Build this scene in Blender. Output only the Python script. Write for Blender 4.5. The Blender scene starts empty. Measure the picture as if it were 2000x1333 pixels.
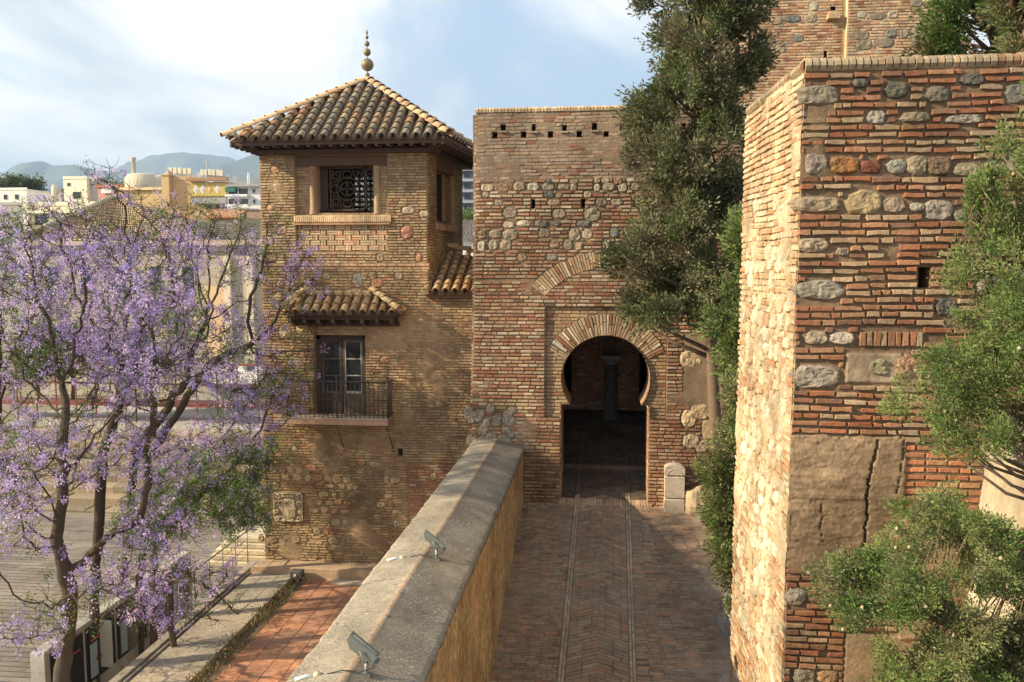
import bpy, math, random
import numpy as np
from mathutils import Vector, noise as mnoise
R = math.radians
scene = bpy.context.scene
COL = scene.collection
# ---------------------------------------------------------------- camera
F = 1600.0
CX, CY = 1000.0, 666.5
CAMZ = 6.2
YAW = math.atan(170/F)
PITCH = math.atan(146/F)
cam_d = bpy.data.cameras.new('camera'); cam = bpy.data.objects.new('camera', cam_d); COL.objects.link(cam)
cam_d.sensor_width = 36; cam_d.lens = 36*F/2000; cam_d.clip_start = .1; cam_d.clip_end = 40000
cam.location = (0, 0, CAMZ); cam.rotation_euler = (math.pi/2-PITCH, 0, YAW)
scene.camera = cam
# ---------------------------------------------------------------- sun, sky, exposure
SUN = Vector((-3.3, -1.15, 1.72)).normalized()
sun_el = math.asin(SUN.z); sun_az = math.atan2(SUN.x, SUN.y)
sl = bpy.data.lights.new('sun', 'SUN'); so = bpy.data.objects.new('sun', sl); COL.objects.link(so)
sl.energy = 4.8; sl.angle = R(.55); sl.color = (1, .82, .56)
so.rotation_euler = SUN.to_track_quat('Z', 'Y').to_euler()
so.location = (-30, -10, 30)
w = bpy.data.worlds.new('World'); scene.world = w; w.use_nodes = True
nt = w.node_tree; nt.nodes.clear()
def N(t, typ, **kw):
    n = t.nodes.new(typ)
    for k, v in kw.items(): setattr(n, k, v)
    return n
sky = N(nt, 'ShaderNodeTexSky', sky_type='NISHITA', sun_disc=False)
sky.sun_elevation = sun_el; sky.sun_rotation = sun_az; sky.air_density = 1.2; sky.dust_density = 1.5; sky.ozone_density = 2.0
bg = N(nt, 'ShaderNodeBackground'); bg.inputs[1].default_value = .08
out = N(nt, 'ShaderNodeOutputWorld')
tc = N(nt, 'ShaderNodeTexCoord'); sep = N(nt, 'ShaderNodeSeparateXYZ'); nt.links.new(tc.outputs['Generated'], sep.inputs[0])
def M_(t, op, a, b=None, c=None, clamp=False):
    n = N(t, 'ShaderNodeMath', operation=op); n.use_clamp = clamp
    for i, x in enumerate((a, b, c)):
        if x is None: continue
        if isinstance(x, (int, float)): n.inputs[i].default_value = x
        else: t.links.new(x, n.inputs[i])
    return n.outputs[0]
zz = M_(nt, 'ADD', M_(nt, 'MAXIMUM', sep.outputs[2], 0.0), .22)
comb = N(nt, 'ShaderNodeCombineXYZ')
nt.links.new(M_(nt, 'DIVIDE', sep.outputs[0], zz), comb.inputs[0]); nt.links.new(M_(nt, 'DIVIDE', sep.outputs[1], zz), comb.inputs[1])
mp = N(nt, 'ShaderNodeMapping'); mp.inputs['Location'].default_value = (-3.1, 5.4, 0); mp.inputs['Scale'].default_value = (1.0, .62, 1)
nt.links.new(comb.outputs[0], mp.inputs[0])
n1 = N(nt, 'ShaderNodeTexNoise'); n1.inputs['Scale'].default_value = 1.0; n1.inputs['Detail'].default_value = 10; n1.inputs['Roughness'].default_value = .58; n1.inputs['Distortion'].default_value = .55
nt.links.new(mp.outputs[0], n1.inputs[0])
cr = N(nt, 'ShaderNodeValToRGB'); cr.color_ramp.elements[0].position = .385; cr.color_ramp.elements[1].position = .53
cr.color_ramp.interpolation = 'EASE'
nt.links.new(n1.outputs[0], cr.inputs[0])
n2 = N(nt, 'ShaderNodeTexNoise'); n2.inputs['Scale'].default_value = 1.7; n2.inputs['Detail'].default_value = 8; n2.inputs['Distortion'].default_value = .4
nt.links.new(mp.outputs[0], n2.inputs[0])
cc = N(nt, 'ShaderNodeValToRGB'); cc.color_ramp.elements[0].position = .40; cc.color_ramp.elements[1].position = .56
cc.color_ramp.elements[0].color = (5.3, 5.7, 6.2, 1); cc.color_ramp.elements[1].color = (8.8, 8.6, 8.3, 1)
nt.links.new(n2.outputs[0], cc.inputs[0])
veil = N(nt, 'ShaderNodeMix', data_type='RGBA'); veil.inputs['Factor'].default_value = .75
veil.inputs['B'].default_value = (4.0, 5.3, 6.9, 1); nt.links.new(sky.outputs[0], veil.inputs['A'])
mx = N(nt, 'ShaderNodeMix', data_type='RGBA'); nt.links.new(cr.outputs[0], mx.inputs['Factor'])
nt.links.new(veil.outputs['Result'], mx.inputs['A']); nt.links.new(cc.outputs[0], mx.inputs['B'])
nt.links.new(mx.outputs['Result'], bg.inputs[0]); nt.links.new(bg.outputs[0], out.inputs[0])
scene.view_settings.view_transform = 'Standard'; scene.view_settings.look = 'None'
scene.view_settings.exposure = 0.95; scene.view_settings.gamma = 1
scene.cycles.max_bounces = 6; scene.cycles.diffuse_bounces = 4; scene.cycles.volume_bounces = 0
# ---------------------------------------------------------------- pixel to world
_rot = cam.rotation_euler.to_matrix()
def ray(px, py): return _rot @ Vector(((px-CX)/F, -(py-CY)/F, -1))
def PY(px, py, Y):
    d = ray(px, py); t = Y/d.y; return Vector((d.x*t, Y, CAMZ+d.z*t))
def PZ(px, py, z):
    d = ray(px, py); t = (z-CAMZ)/d.z; return Vector((d.x*t, d.y*t, z))
def PX(px, py, X):
    d = ray(px, py); t = X/d.x; return Vector((X, d.y*t, CAMZ+d.z*t))
# ---------------------------------------------------------------- objects and tags
def tag(o, label=None, cat=None, group=None, kind=None):
    if label: o['label'] = label
    if cat: o['category'] = cat
    if group: o['group'] = group
    if kind: o['kind'] = kind
    return o
def empty(name, loc, label, cat, group=None):
    o = bpy.data.objects.new(name, None); COL.objects.link(o); o.location = loc; o.empty_display_size = .3
    return tag(o, label, cat, group)
class MB:
    """collects faces with a colour per vertex, links them as ONE mesh"""
    def __init__(s): s.v = []; s.f = []; s.c = []; s.sm = []
    def add(s, vs, fs, col, smooth=False):
        b = len(s.v); s.v.extend(vs); s.f.extend([tuple(i+b for i in f) for f in fs])
        if len(col) == len(vs) and not isinstance(col[0], (float, int)): s.c.extend(col)
        else: s.c.extend([tuple(col[:3])]*len(vs))
        s.sm.extend([smooth]*len(fs))
    def box(s, x0, x1, y0, y1, z0, z1, col, bev=0):
        if bev <= 0:
            vs = [(x, y, z) for z in (z0, z1) for y in (y0, y1) for x in (x0, x1)]
            s.add(vs, [(0, 2, 3, 1), (4, 5, 7, 6), (0, 1, 5, 4), (2, 6, 7, 3), (0, 4, 6, 2), (1, 3, 7, 5)], col); return
        b = bev; vs = []
        def ring(z, i): return [(x0+i, y0+i, z), (x1-i, y0+i, z), (x1-i, y1-i, z), (x0+i, y1-i, z)]
        rs = ring(z0, b)+ring(z0+b, 0)+ring(z1-b, 0)+ring(z1, b)
        fs = [(3, 2, 1, 0), (12, 13, 14, 15)]
        for r in range(3):
            for i in range(4):
                j = (i+1) % 4; fs.append((r*4+i, r*4+j, r*4+4+j, r*4+4+i))
        s.add(rs, fs, col)
    def obox(s, c, ax, ay, az, col):
        c = Vector(c); ax = Vector(ax); ay = Vector(ay); az = Vector(az)
        vs = [tuple(c+ax*i+ay*j+az*k) for k in (-1, 1) for j in (-1, 1) for i in (-1, 1)]
        s.add(vs, [(0, 2, 3, 1), (4, 5, 7, 6), (0, 1, 5, 4), (2, 6, 7, 3), (0, 4, 6, 2), (1, 3, 7, 5)], col)
    def tube(s, pts, rad, col, n=6, caps=True, smooth=True):
        pts = [Vector(p) for p in pts]; m = len(pts)
        if isinstance(rad, (int, float)): rad = [rad]*m
        vs = []; u = None
        for i in range(m):
            d = (pts[min(i+1, m-1)]-pts[max(i-1, 0)])
            if d.length < 1e-9: d = Vector((0, 0, 1))
            d.normalize()
            if u is None:
                u = d.orthogonal().normalized()
            else:
                u = u-d*u.dot(d)
                u = u.normalized() if u.length > 1e-6 else d.orthogonal().normalized()
            v = d.cross(u)
            for k in range(n):
                a = 2*math.pi*k/n; vs.append(tuple(pts[i]+(u*math.cos(a)+v*math.sin(a))*rad[i]))
        fs = [(i*n+k, i*n+(k+1) % n, (i+1)*n+(k+1) % n, (i+1)*n+k) for i in range(m-1) for k in range(n)]
        if caps: fs += [tuple(range(n-1, -1, -1)), tuple(range((m-1)*n, m*n))]
        s.add(vs, fs, col, smooth)
    def lathe(s, c, prof, col, n=16, smooth=True):
        vs = []; m = len(prof)
        for r, z in prof:
            for k in range(n):
                a = 2*math.pi*k/n; vs.append((c[0]+r*math.cos(a), c[1]+r*math.sin(a), c[2]+z))
        fs = [(i*n+k, i*n+(k+1) % n, (i+1)*n+(k+1) % n, (i+1)*n+k) for i in range(m-1) for k in range(n)]
        s.add(vs, fs, col, smooth)
    def quad(s, a, b, c, d, col): s.add([tuple(a), tuple(b), tuple(c), tuple(d)], [(0, 1, 2, 3)], col)
    def build(s, name, mat, parent=None):
        me = bpy.data.meshes.new(name); me.from_pydata(s.v, [], s.f)
        me.polygons.foreach_set('use_smooth', s.sm)
        ca = me.color_attributes.new('Col', 'FLOAT_COLOR', 'POINT')
        a = np.ones((len(s.v), 4), dtype=np.float32); a[:, :3] = np.array(s.c, dtype=np.float32).reshape(-1, 3)
        ca.data.foreach_set('color', a.ravel())
        me.materials.append(mat); me.update()
        o = bpy.data.objects.new(name, me); COL.objects.link(o)
        if parent is not None: o.parent = parent; o.matrix_parent_inverse = parent_inv(parent)
        return o
def parent_inv(p):
    from mathutils import Matrix
    return Matrix.Translation(-Vector(p.location)) if p.rotation_euler.z == 0 else (Matrix.Translation(p.location) @ p.rotation_euler.to_matrix().to_4x4()).inverted()
def copy_tree(o, parent=None):
    c = o.copy(); COL.objects.link(c); c.parent = parent
    for ch in list(o.children): copy_tree(ch, c)
    return c
# ---------------------------------------------------------------- materials
def mat_attr(name, rough=.9, bump=.4, bscale=40, var=.25, vscale=9, spec=.25, stain=0, sscale=.6, stain_col=(.35, .33, .3), metallic=0, transl=0, bdist=.01, speck=0, streak=0, dirt=0):
    m = bpy.data.materials.new(name); m.use_nodes = True; t = m.node_tree
    b = t.nodes['Principled BSDF']; b.inputs['Roughness'].default_value = rough
    b.inputs['Specular IOR Level'].default_value = spec; b.inputs['Metallic'].default_value = metallic
    at = N(t, 'ShaderNodeAttribute', attribute_name='Col')
    geo = N(t, 'ShaderNodeNewGeometry')
    n = N(t, 'ShaderNodeTexNoise'); n.inputs['Scale'].default_value = vscale; n.inputs['Detail'].default_value = 5; n.inputs['Roughness'].default_value = .65
    t.links.new(geo.outputs['Position'], n.inputs['Vector'])
    fac = M_(t, 'ADD', M_(t, 'MULTIPLY', M_(t, 'SUBTRACT', n.outputs[0], .5), var*4), 1.0)
    mul = N(t, 'ShaderNodeVectorMath', operation='SCALE'); t.links.new(at.outputs['Color'], mul.inputs[0]); t.links.new(fac, mul.inputs['Scale'])
    c = mul.outputs[0]
    if stain:
        s = N(t, 'ShaderNodeTexNoise'); s.inputs['Scale'].default_value = sscale; s.inputs['Detail'].default_value = 8; s.inputs['Roughness'].default_value = .7
        t.links.new(geo.outputs['Position'], s.inputs['Vector'])
        r = N(t, 'ShaderNodeMapRange'); r.inputs[1].default_value = .48; r.inputs[2].default_value = .68; r.inputs[4].default_value = stain
        t.links.new(s.outputs[0], r.inputs[0])
        mxx = N(t, 'ShaderNodeMix', data_type='RGBA'); t.links.new(r.outputs[0], mxx.inputs['Factor']); t.links.new(c, mxx.inputs['A'])
        mxx.inputs['B'].default_value = (*stain_col, 1); c = mxx.outputs['Result']
    if dirt:
        md = N(t, 'ShaderNodeMapping'); md.inputs['Scale'].default_value = (1, 1, .45); t.links.new(geo.outputs['Position'], md.inputs[0])
        nd_ = N(t, 'ShaderNodeTexNoise'); nd_.inputs['Scale'].default_value = .75; nd_.inputs['Detail'].default_value = 10; nd_.inputs['Roughness'].default_value = .72; t.links.new(md.outputs[0], nd_.inputs['Vector'])
        rd = N(t, 'ShaderNodeMapRange'); rd.inputs[1].default_value = .32; rd.inputs[2].default_value = .62; rd.inputs[3].default_value = 1-dirt; rd.inputs[4].default_value = 1.1; t.links.new(nd_.outputs[0], rd.inputs[0])
        m5 = N(t, 'ShaderNodeVectorMath', operation='SCALE'); t.links.new(c, m5.inputs[0]); t.links.new(rd.outputs[0], m5.inputs['Scale']); c = m5.outputs[0]
    if speck:
        v_ = N(t, 'ShaderNodeTexNoise'); v_.inputs['Scale'].default_value = 38; v_.inputs['Detail'].default_value = 3; t.links.new(geo.outputs['Position'], v_.inputs['Vector'])
        r2 = N(t, 'ShaderNodeMapRange'); r2.inputs[1].default_value = .565; r2.inputs[2].default_value = .66; r2.inputs[4].default_value = speck; t.links.new(v_.outputs[0], r2.inputs[0])
        nm = N(t, 'ShaderNodeTexNoise'); nm.inputs['Scale'].default_value = 1.7; nm.inputs['Detail'].default_value = 6; t.links.new(geo.outputs['Position'], nm.inputs['Vector']); rm = N(t, 'ShaderNodeMapRange'); rm.inputs[1].default_value = .42; rm.inputs[2].default_value = .6; rm.inputs[3].default_value = .15; t.links.new(nm.outputs[0], rm.inputs[0])
        m2 = N(t, 'ShaderNodeMix', data_type='RGBA'); t.links.new(M_(t, 'MULTIPLY', r2.outputs[0], rm.outputs[0]), m2.inputs['Factor']); t.links.new(c, m2.inputs['A']); m2.inputs['B'].default_value = (.62, .58, .5, 1); c = m2.outputs['Result']
        r3 = N(t, 'ShaderNodeMapRange'); r3.inputs[1].default_value = .47; r3.inputs[2].default_value = .36; r3.inputs[4].default_value = speck; t.links.new(v_.outputs[0], r3.inputs[0])
        m3 = N(t, 'ShaderNodeMix', data_type='RGBA'); t.links.new(r3.outputs[0], m3.inputs['Factor']); t.links.new(c, m3.inputs['A']); m3.inputs['B'].default_value = (.10, .09, .08, 1); c = m3.outputs['Result']
    if streak:
        mp_ = N(t, 'ShaderNodeMapping'); mp_.inputs['Scale'].default_value = (30, 30, 9); t.links.new(geo.outputs['Position'], mp_.inputs[0])
        v_ = N(t, 'ShaderNodeTexNoise'); v_.inputs['Scale'].default_value = 1; v_.inputs['Detail'].default_value = 4; v_.inputs['Roughness'].default_value = .7; t.links.new(mp_.outputs[0], v_.inputs['Vector'])
        r2 = N(t, 'ShaderNodeMapRange'); r2.inputs[1].default_value = .3; r2.inputs[2].default_value = .72; r2.inputs[3].default_value = .45; r2.inputs[4].default_value = 1.6; t.links.new(v_.outputs[0], r2.inputs[0])
        m4 = N(t, 'ShaderNodeVectorMath', operation='SCALE'); t.links.new(c, m4.inputs[0]); t.links.new(r2.outputs[0], m4.inputs['Scale']); c = m4.outputs[0]
    t.links.new(c, b.inputs['Base Color'])
    if bump:
        n3 = N(t, 'ShaderNodeTexNoise'); n3.inputs['Scale'].default_value = bscale; n3.inputs['Detail'].default_value = 6; n3.inputs['Roughness'].default_value = .7
        t.links.new(geo.outputs['Position'], n3.inputs['Vector'])
        bp = N(t, 'ShaderNodeBump'); bp.inputs['Strength'].default_value = bump; bp.inputs['Distance'].default_value = bdist
        t.links.new(n3.outputs[0], bp.inputs['Height']); t.links.new(bp.outputs[0], b.inputs['Normal'])
    if transl:
        tr = N(t, 'ShaderNodeBsdfTranslucent'); t.links.new(c, tr.inputs[0])
        ms = N(t, 'ShaderNodeMixShader'); ms.inputs[0].default_value = transl
        t.links.new(b.outputs[0], ms.inputs[1]); t.links.new(tr.outputs[0], ms.inputs[2])
        t.links.new(ms.outputs[0], t.nodes['Material Output'].inputs[0])
    return m
M_mason = mat_attr('masonry', .92, .7, 45, .28, 16, .2, stain=.3, sscale=1.1, stain_col=(.24, .18, .13), bdist=.014, dirt=.5)
M_masonN = mat_attr('near_masonry', .9, .9, 24, .26, 18, .2, stain=.45, sscale=1.9, stain_col=(.25, .17, .10), bdist=.02, dirt=.5)
M_plaster = mat_attr('old_plaster', .95, .9, 22, .2, 6, .15, stain=.5, sscale=1.1, stain_col=(.26, .17, .10), bdist=.02, dirt=.35)
M_concrete = mat_attr('cement', .9, .8, 60, .15, 12, .25, stain=.45, sscale=1.6, stain_col=(.17, .145, .115), bdist=.012, speck=.5, dirt=.5)
M_straw = mat_attr('streaked_plaster', .95, .9, 30, .2, 5, .1, bdist=.02, streak=1, dirt=.4)
M_tile = mat_attr('clay_tile', .85, .5, 50, .3, 20, .25, stain=.5, sscale=6, stain_col=(.13, .12, .085))
M_wood = mat_attr('dark_timber', .8, .4, 40, .2, 25, .3)
M_metal = mat_attr('painted_metal', .5, .1, 60, .12, 30, .5)
M_iron = mat_attr('iron', .55, .2, 60, .15, 30, .5, metallic=.3)
M_bark = mat_attr('bark', .95, .8, 30, .25, 12, .15, bdist=.02)
M_leaf = mat_attr('foliage', .7, 0, 1, .15, 3, .3, transl=.25)
M_petal = mat_attr('petals', .7, 0, 1, .1, 3, .2, transl=.35)
M_paving = mat_attr('brick_paving', .8, .6, 45, .3, 7, .3, stain=.6, sscale=.8, stain_col=(.235, .185, .145), dirt=.3)
M_wall = mat_attr('render_wall', .9, .15, 8, .08, 1.5, .2, stain=.2, sscale=.3, stain_col=(.3, .25, .2), bdist=.02)
M_stone = mat_attr('stone', .9, .8, 18, .2, 5, .2, stain=.3, sscale=2, stain_col=(.3, .26, .2), bdist=.03)
M_ground = mat_attr('earth', .95, .5, 3, .2, .4, .15)
def mat_glass(name, col=(.02, .025, .03), rough=.08):
    m = bpy.data.materials.new(name); m.use_nodes = True; b = m.node_tree.nodes['Principled BSDF']
    b.inputs['Base Color'].default_value = (*col, 1); b.inputs['Roughness'].default_value = rough; b.inputs['Specular IOR Level'].default_value = .6
    return m
M_glass = mat_glass('window_glass')
# ---------------------------------------------------------------- masonry
def nz(x, y, z=0.): return mnoise.noise(Vector((x, y, z)))
def jit(c, k, rng):
    g = 1+rng.uniform(-k, k); w_ = rng.uniform(-.05, .05); return (max(.01, c[0]*g*(1+w_)), max(.01, c[1]*g), max(.01, c[2]*g*(1-w_)))
def pick(pal, rng):
    t = rng.random()*sum(p[0] for p in pal)
    for wt, c in pal:
        t -= wt
        if t <= 0: return c
    return pal[-1][1]
def brick(mb, P, u0, u1, v0, v1, d, col, rng, wob=.004, bv=.006):
    um = (u0+u1)/2+rng.uniform(-.1, .1)*(u1-u0)
    q = [(u0, v0), (um, v0), (u1, v0), (u1, v1), (um, v1), (u0, v1)]
    q = [(a+rng.uniform(-wob, wob), b+rng.uniform(-wob, wob)) for a, b in q]
    cu, cv = (u0+u1)/2, (v0+v1)/2
    t1 = rng.uniform(-.25, .25); t2 = rng.uniform(-.4, .4)
    vs = [P(a, b, -.03) for a, b in q]
    vs += [P(a, b, d-bv) for a, b in q]
    for a, b in q:
        a2 = a+(bv if a < cu else -bv); b2 = b+(bv if b < cv else -bv)
        vs.append(P(a2, b2, d+t1*(a-cu)*.1+t2*(b-cv)*.2+rng.uniform(-.002, .002)))
    fs = [(r*6+i, r*6+(i+1) % 6, r*6+6+(i+1) % 6, r*6+6+i) for r in range(2) for i in range(6)]
    fs.append((12, 13, 14, 15, 16, 17))
    mb.add(vs, fs, col)
def stone(mb, P, cu, cv, ru, rv, d, col, rng, irr=.16):
    """angular rubble block, bedded in the mortar"""
    n = rng.choice((9, 10, 11, 12)); pw = rng.uniform(2.3, 4.5); d = d*rng.uniform(.5, .85); ph = rng.uniform(0, 6); k1 = rng.uniform(0, 1)*irr
    ring = []
    for i in range(n):
        a = 2*math.pi*(i+rng.uniform(-.28, .28))/n
        r = (abs(math.cos(a))**pw+abs(math.sin(a))**pw)**(-1/pw)*(1+k1*math.sin(2*a+ph)+rng.uniform(-.09, .07)); ring.append((math.cos(a)*r, math.sin(a)*r))
    tu, tv = rng.uniform(-.35, .35)*d, rng.uniform(-.35, .35)*d; ou, ov = rng.uniform(-.2, .2), rng.uniform(-.2, .2)
    vs = []; cs = []; sc = [(1.03, -.03), (1.0, d*.45), (.9, d*.9), (.55, d*1.0)]
    for q, (s_, dd) in enumerate(sc):
        for x, y in ring:
            j = 1 if q < 2 else 1+rng.uniform(-.07, .07); xx, yy = x*s_*j+(ou*(1-s_)), y*s_*j+(ov*(1-s_))
            vs.append(P(cu+xx*ru, cv+yy*rv, dd+(0 if q < 1 else (xx*tu+yy*tv)*(.5 if q == 1 else 1)+rng.uniform(-.1, .1)*d)))
            g = 1+rng.uniform(-.09, .09)-(.12 if q < 2 else 0); cs.append(tuple(c*g for c in col))
    vs.append(P(cu+ou*ru*.5, cv+ov*rv*.5, d*1.02)); cs.append(col); m = len(sc)
    fs = [(i*n+k, i*n+(k+1) % n, (i+1)*n+(k+1) % n, (i+1)*n+k) for i in range(m-1) for k in range(n)]
    fs += [((m-1)*n+k, (m-1)*n+(k+1) % n, m*n) for k in range(n)]
    mb.add(vs, fs, cs, False)
def stone_hi(mb, P, cu, cv, ru, rv, d, col, rng):
    n, m = 30, 8; pw = rng.uniform(2.2, 3.6); sx = rng.uniform(0, 90); vs = []; cs = []; ou, ov = rng.uniform(-.25, .25), rng.uniform(-.25, .25)
    tu, tv = rng.uniform(-.5, .5), rng.uniform(-.5, .5)
    for q in range(m+1):
        s_ = 1.04-q*(1.0/m) if q else 1.06
        for i in range(n):
            a = 2*math.pi*i/n; ca, sa = math.cos(a), math.sin(a)
            r = (abs(ca)**pw+abs(sa)**pw)**(-1/pw)*(1+.13*nz(ca*1.3+sx, sa*1.3)+.09*nz(ca*4+sx, sa*4, 2)+.05*nz(ca*11+sx, sa*11, 4))
            x, y = ca*r*max(s_, 0), sa*r*max(s_, 0); u, v = cu+x*ru, cv+y*rv
            if q == 0: h = -.03
            else:
                t = max(0, 1.04-s_); h = d*(1-math.exp(-t*9))*(.82+.22*(x*tu+y*tv))+d*(.5*nz(u*7+sx, v*7)+.30*nz(u*19+sx, v*19, 3)+.16*nz(u*45, v*45, 6))
                if q == 1: h = d*.12+.3*h
            vs.append(P(u, v, h)); k = 1+.28*nz(u*9+sx, v*9, 8)+.2*nz(u*30, v*30, 5)-(.2 if q < 2 else 0); cs.append(tuple(c*k for c in col))
    fs = [(i*n+k, i*n+(k+1) % n, (i+1)*n+(k+1) % n, (i+1)*n+k) for i in range(m) for k in range(n)]
    fs.append(tuple(m*n+k for k in range(n)))
    mb.add(vs, fs, cs, False)
class Rect:
    def __init__(s, u0, u1, v0, v1): s.u0, s.u1, s.v0, s.v1 = min(u0, u1), max(u0, u1), min(v0, v1), max(v0, v1)
    def iv(s, v, hh=0): return (s.u0, s.u1) if s.v0-hh*.5 < v < s.v1+hh*.5 else None
class Ell:
    def __init__(s, cu, cv, ru, rv): s.cu, s.cv, s.ru, s.rv = cu, cv, ru, rv
    def iv(s, v, hh=0):
        t = (abs(v-s.cv)-hh*.35)/s.rv; t = max(t, 0)
        if t >= 1: return None
        h = s.ru*math.sqrt(1-t**3); return (s.cu-h, s.cu+h)
class Fun:
    def __init__(s, f): s.f = f
    def iv(s, v, hh=0): return s.f(v)
def intervals(u0, u1, v, hh, holes):
    segs = [(u0, u1)]
    for h in holes:
        r = h.iv(v, hh)
        if not r: continue
        ns = []
        for a, b in segs:
            if r[1] <= a or r[0] >= b: ns.append((a, b)); continue
            if r[0] > a: ns.append((a, r[0]))
            if r[1] < b: ns.append((r[1], b))
        segs = ns
    return [s_ for s_ in segs if s_[1]-s_[0] > .05]
def masonry(mb, P, u0, u1, v0, v1, rng, pal, course=.092, bl=(.2, .32), gap=.022, hf=.64, depth=.02, dj=.006, holes=(), stones=(), wav=.012, wob=.004, drop=0., endset=0, hi=True):
    """stones: list of (cu,cv,ru,rv,depth,col); both stones and bricks are real relief"""
    hs = list(holes)+[Ell(s_[0], s_[1], s_[2]+.01, s_[3]+.01) for s_ in stones]
    v = v0+course*.5
    while v < v1-course*.3:
        h = course*hf*rng.uniform(.9, 1.08)
        for a, b in intervals(u0, u1, v, h, hs):
            u = a+rng.uniform(0, .01)
            while u < b-.05:
                L = rng.uniform(*bl)
                if rng.random() < .18: L *= .55
                if b-(u+L) < .09: L = b-u
                off = wav*nz(u*.7+13, v*.9, 3.7) if wav else 0
                if rng.random() >= drop:
                    brick(mb, P, u, u+L-gap, v-h/2+off, v+h/2+off, depth+rng.uniform(-dj, dj), jit(pick(pal, rng), .18, rng), rng, wob)
                u += L
        v += course
    for s_ in stones:
        (stone_hi if hi else stone)(mb, P, s_[0], s_[1], s_[2], s_[3], s_[4], s_[5], rng)
def backing(mb, P, u0, u1, v0, v1, step, col, void=(), ulines=(), vlines=(), dfun=None, cfun=None):
    def lines(a, b, extra):
        n = max(1, int(round((b-a)/step))); L = [a+(b-a)*i/n for i in range(n+1)]
        for e in extra:
            if a < e < b:
                i = min(range(len(L)), key=lambda k: abs(L[k]-e))
                if 0 < i < len(L)-1: L[i] = e
                else: L.append(e)
        return sorted(L)
    U = lines(u0, u1, ulines); V = lines(v0, v1, vlines); nu = len(U)
    vs = []; cs = []
    for v in V:
        for u in U:
            d = dfun(u, v) if dfun else .004*nz(u*5, v*5, 1)
            vs.append(P(u, v, d)); cs.append(cfun(u, v) if cfun else col)
    fs = []
    for j in range(len(V)-1):
        vm = (V[j]+V[j+1])/2
        for i in range(nu-1):
            um = (U[i]+U[i+1])/2; bad = False
            for h in void:
                r = h.iv(vm)
                if r and r[0] < um < r[1]: bad = True; break
            if not bad: fs.append((j*nu+i, j*nu+i+1, (j+1)*nu+i+1, (j+1)*nu+i))
    mb.add(vs, fs, cs, True)
def stone_rows(rng, u0, u1, rows, pal, avoid=(), prob=.8):
    """rows: (v, half height, mean half width, density)"""
    out = []
    for v, hv, hu, den in rows:
        u = u0+rng.uniform(0, .3)
        while u < u1:
            ru = hu*rng.uniform(.6, 1.4); rv = hv*rng.uniform(.65, 1.15); vv = v+rng.uniform(-.25, .25)*hv
            ok = rng.random() < den
            for h in avoid:
                for vt in (vv-rv, vv, vv+rv):
                    r = h.iv(vt)
                    if r and r[0]-ru < u+ru < r[1]+ru: ok = False
            if u+2*ru > u1: break
            if ok: out.append((u+ru, vv, ru, rv, rng.uniform(.03, .055), jit(pick(pal, rng), .2, rng)))
            u += 2*ru+rng.uniform(.02, .1)+(0 if ok else .1)
    return out
# ================================================================ GROUND LEVELS
PATH_S = .225
ZG = PY(1180, 985, 21).z                      # path level at the gate
def path_z(Y): return ZG+PATH_S*(Y-21)
def PP(px, py):                                # pixel on the sloping path
    d = ray(px, py); t = (ZG-PATH_S*21-CAMZ)/(d.z-PATH_S*d.y); return Vector((d.x*t, d.y*t, CAMZ+d.z*t))
Z_TER = -3.15; Z_CITY = -7.0
# ================================================================ palettes (albedo)
G_RED = (.30, .135, .08); G_PINK = (.34, .205, .135); G_TAN = (.40, .295, .185); G_DARK = (.18, .10, .07); G_PALE = (.44, .36, .26)
PAL_GATE = [(4, G_PINK), (3, G_RED), (3, G_TAN), (1, G_DARK), (1.5, G_PALE)]
PAL_GATE_TOP = [(4, (.31, .225, .16)), (3, (.36, .285, .20)), (1, G_RED), (2, (.34, .25, .2))]
PAL_GATE_LOW = [(4, (.35, .19, .11)), (3, (.40, .26, .155)), (2, G_RED), (1, G_PALE)]
PAL_TOW = [(5, (.43, .325, .19)), (3, (.40, .27, .15)), (1.2, (.36, .20, .12)), (2, (.49, .39, .25))]
PAL_TOWLOW = [(4, (.36, .265, .145)), (3, (.42, .31, .17)), (1, (.32, .19, .10)), (1.5, (.27, .20, .115))]
PAL_RED = [(2.2, (.31, .13, .07)), (3, (.33, .175, .10)), (3, (.36, .26, .165)), (1.4, (.22, .115, .075))]
PAL_STONE = [(3, (.32, .26, .185)), (3, (.24, .205, .15)), (1.5, (.40, .36, .28)), (1.5, (.30, .20, .13)), (1.5, (.15, .15, .135))]
PAL_STONEW = [(3, (.37, .28, .17)), (2, (.29, .23, .145)), (1, (.34, .19, .115)), (1.5, (.42, .34, .22))]
rng = random.Random(5)
# ================================================================ GATE TOWER
GY = 21.0
def gx(px, py=600): return PY(px, py, GY).x
def gz(py, px=1180): return PY(px, py, GY).z
gate = empty('gate_tower', (gx(1180), GY, ZG), 'big square brick gatehouse with dark horseshoe arch at the end of the path', 'gatehouse')
GU0 = gx(931, 208); GU1 = gx(1500, 500); GV0 = ZG-1.2; GVT = gz(216)
gcu, gcz = gx(1183, 741), gz(741); gpx = (gx(1283, 741)-gx(1183, 741))/100
AR = 87*gpx; Z_IMP = gz(791); JL, JR = gx(1095, 880), gx(1267, 880)
def Pg(u, v, d):
    k = max(0., min(1., (-1.2-u)/1.9)); return (u-.20*k*max(0., (GVT-v)/(GVT-ZG)), GY-d, v)
def arch_iv(v, R=AR, jl=JL, jr=JR):
    if v < ZG-.02: return None
    if v < Z_IMP: return (jl, jr)
    t = R*R-(v-gcz)**2
    if t <= 0: return None
    t = math.sqrt(t); return (gcu-t, gcu+t)
A_in = Fun(lambda v: arch_iv(v))
RING0, RING1 = AR, 130*gpx
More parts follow.
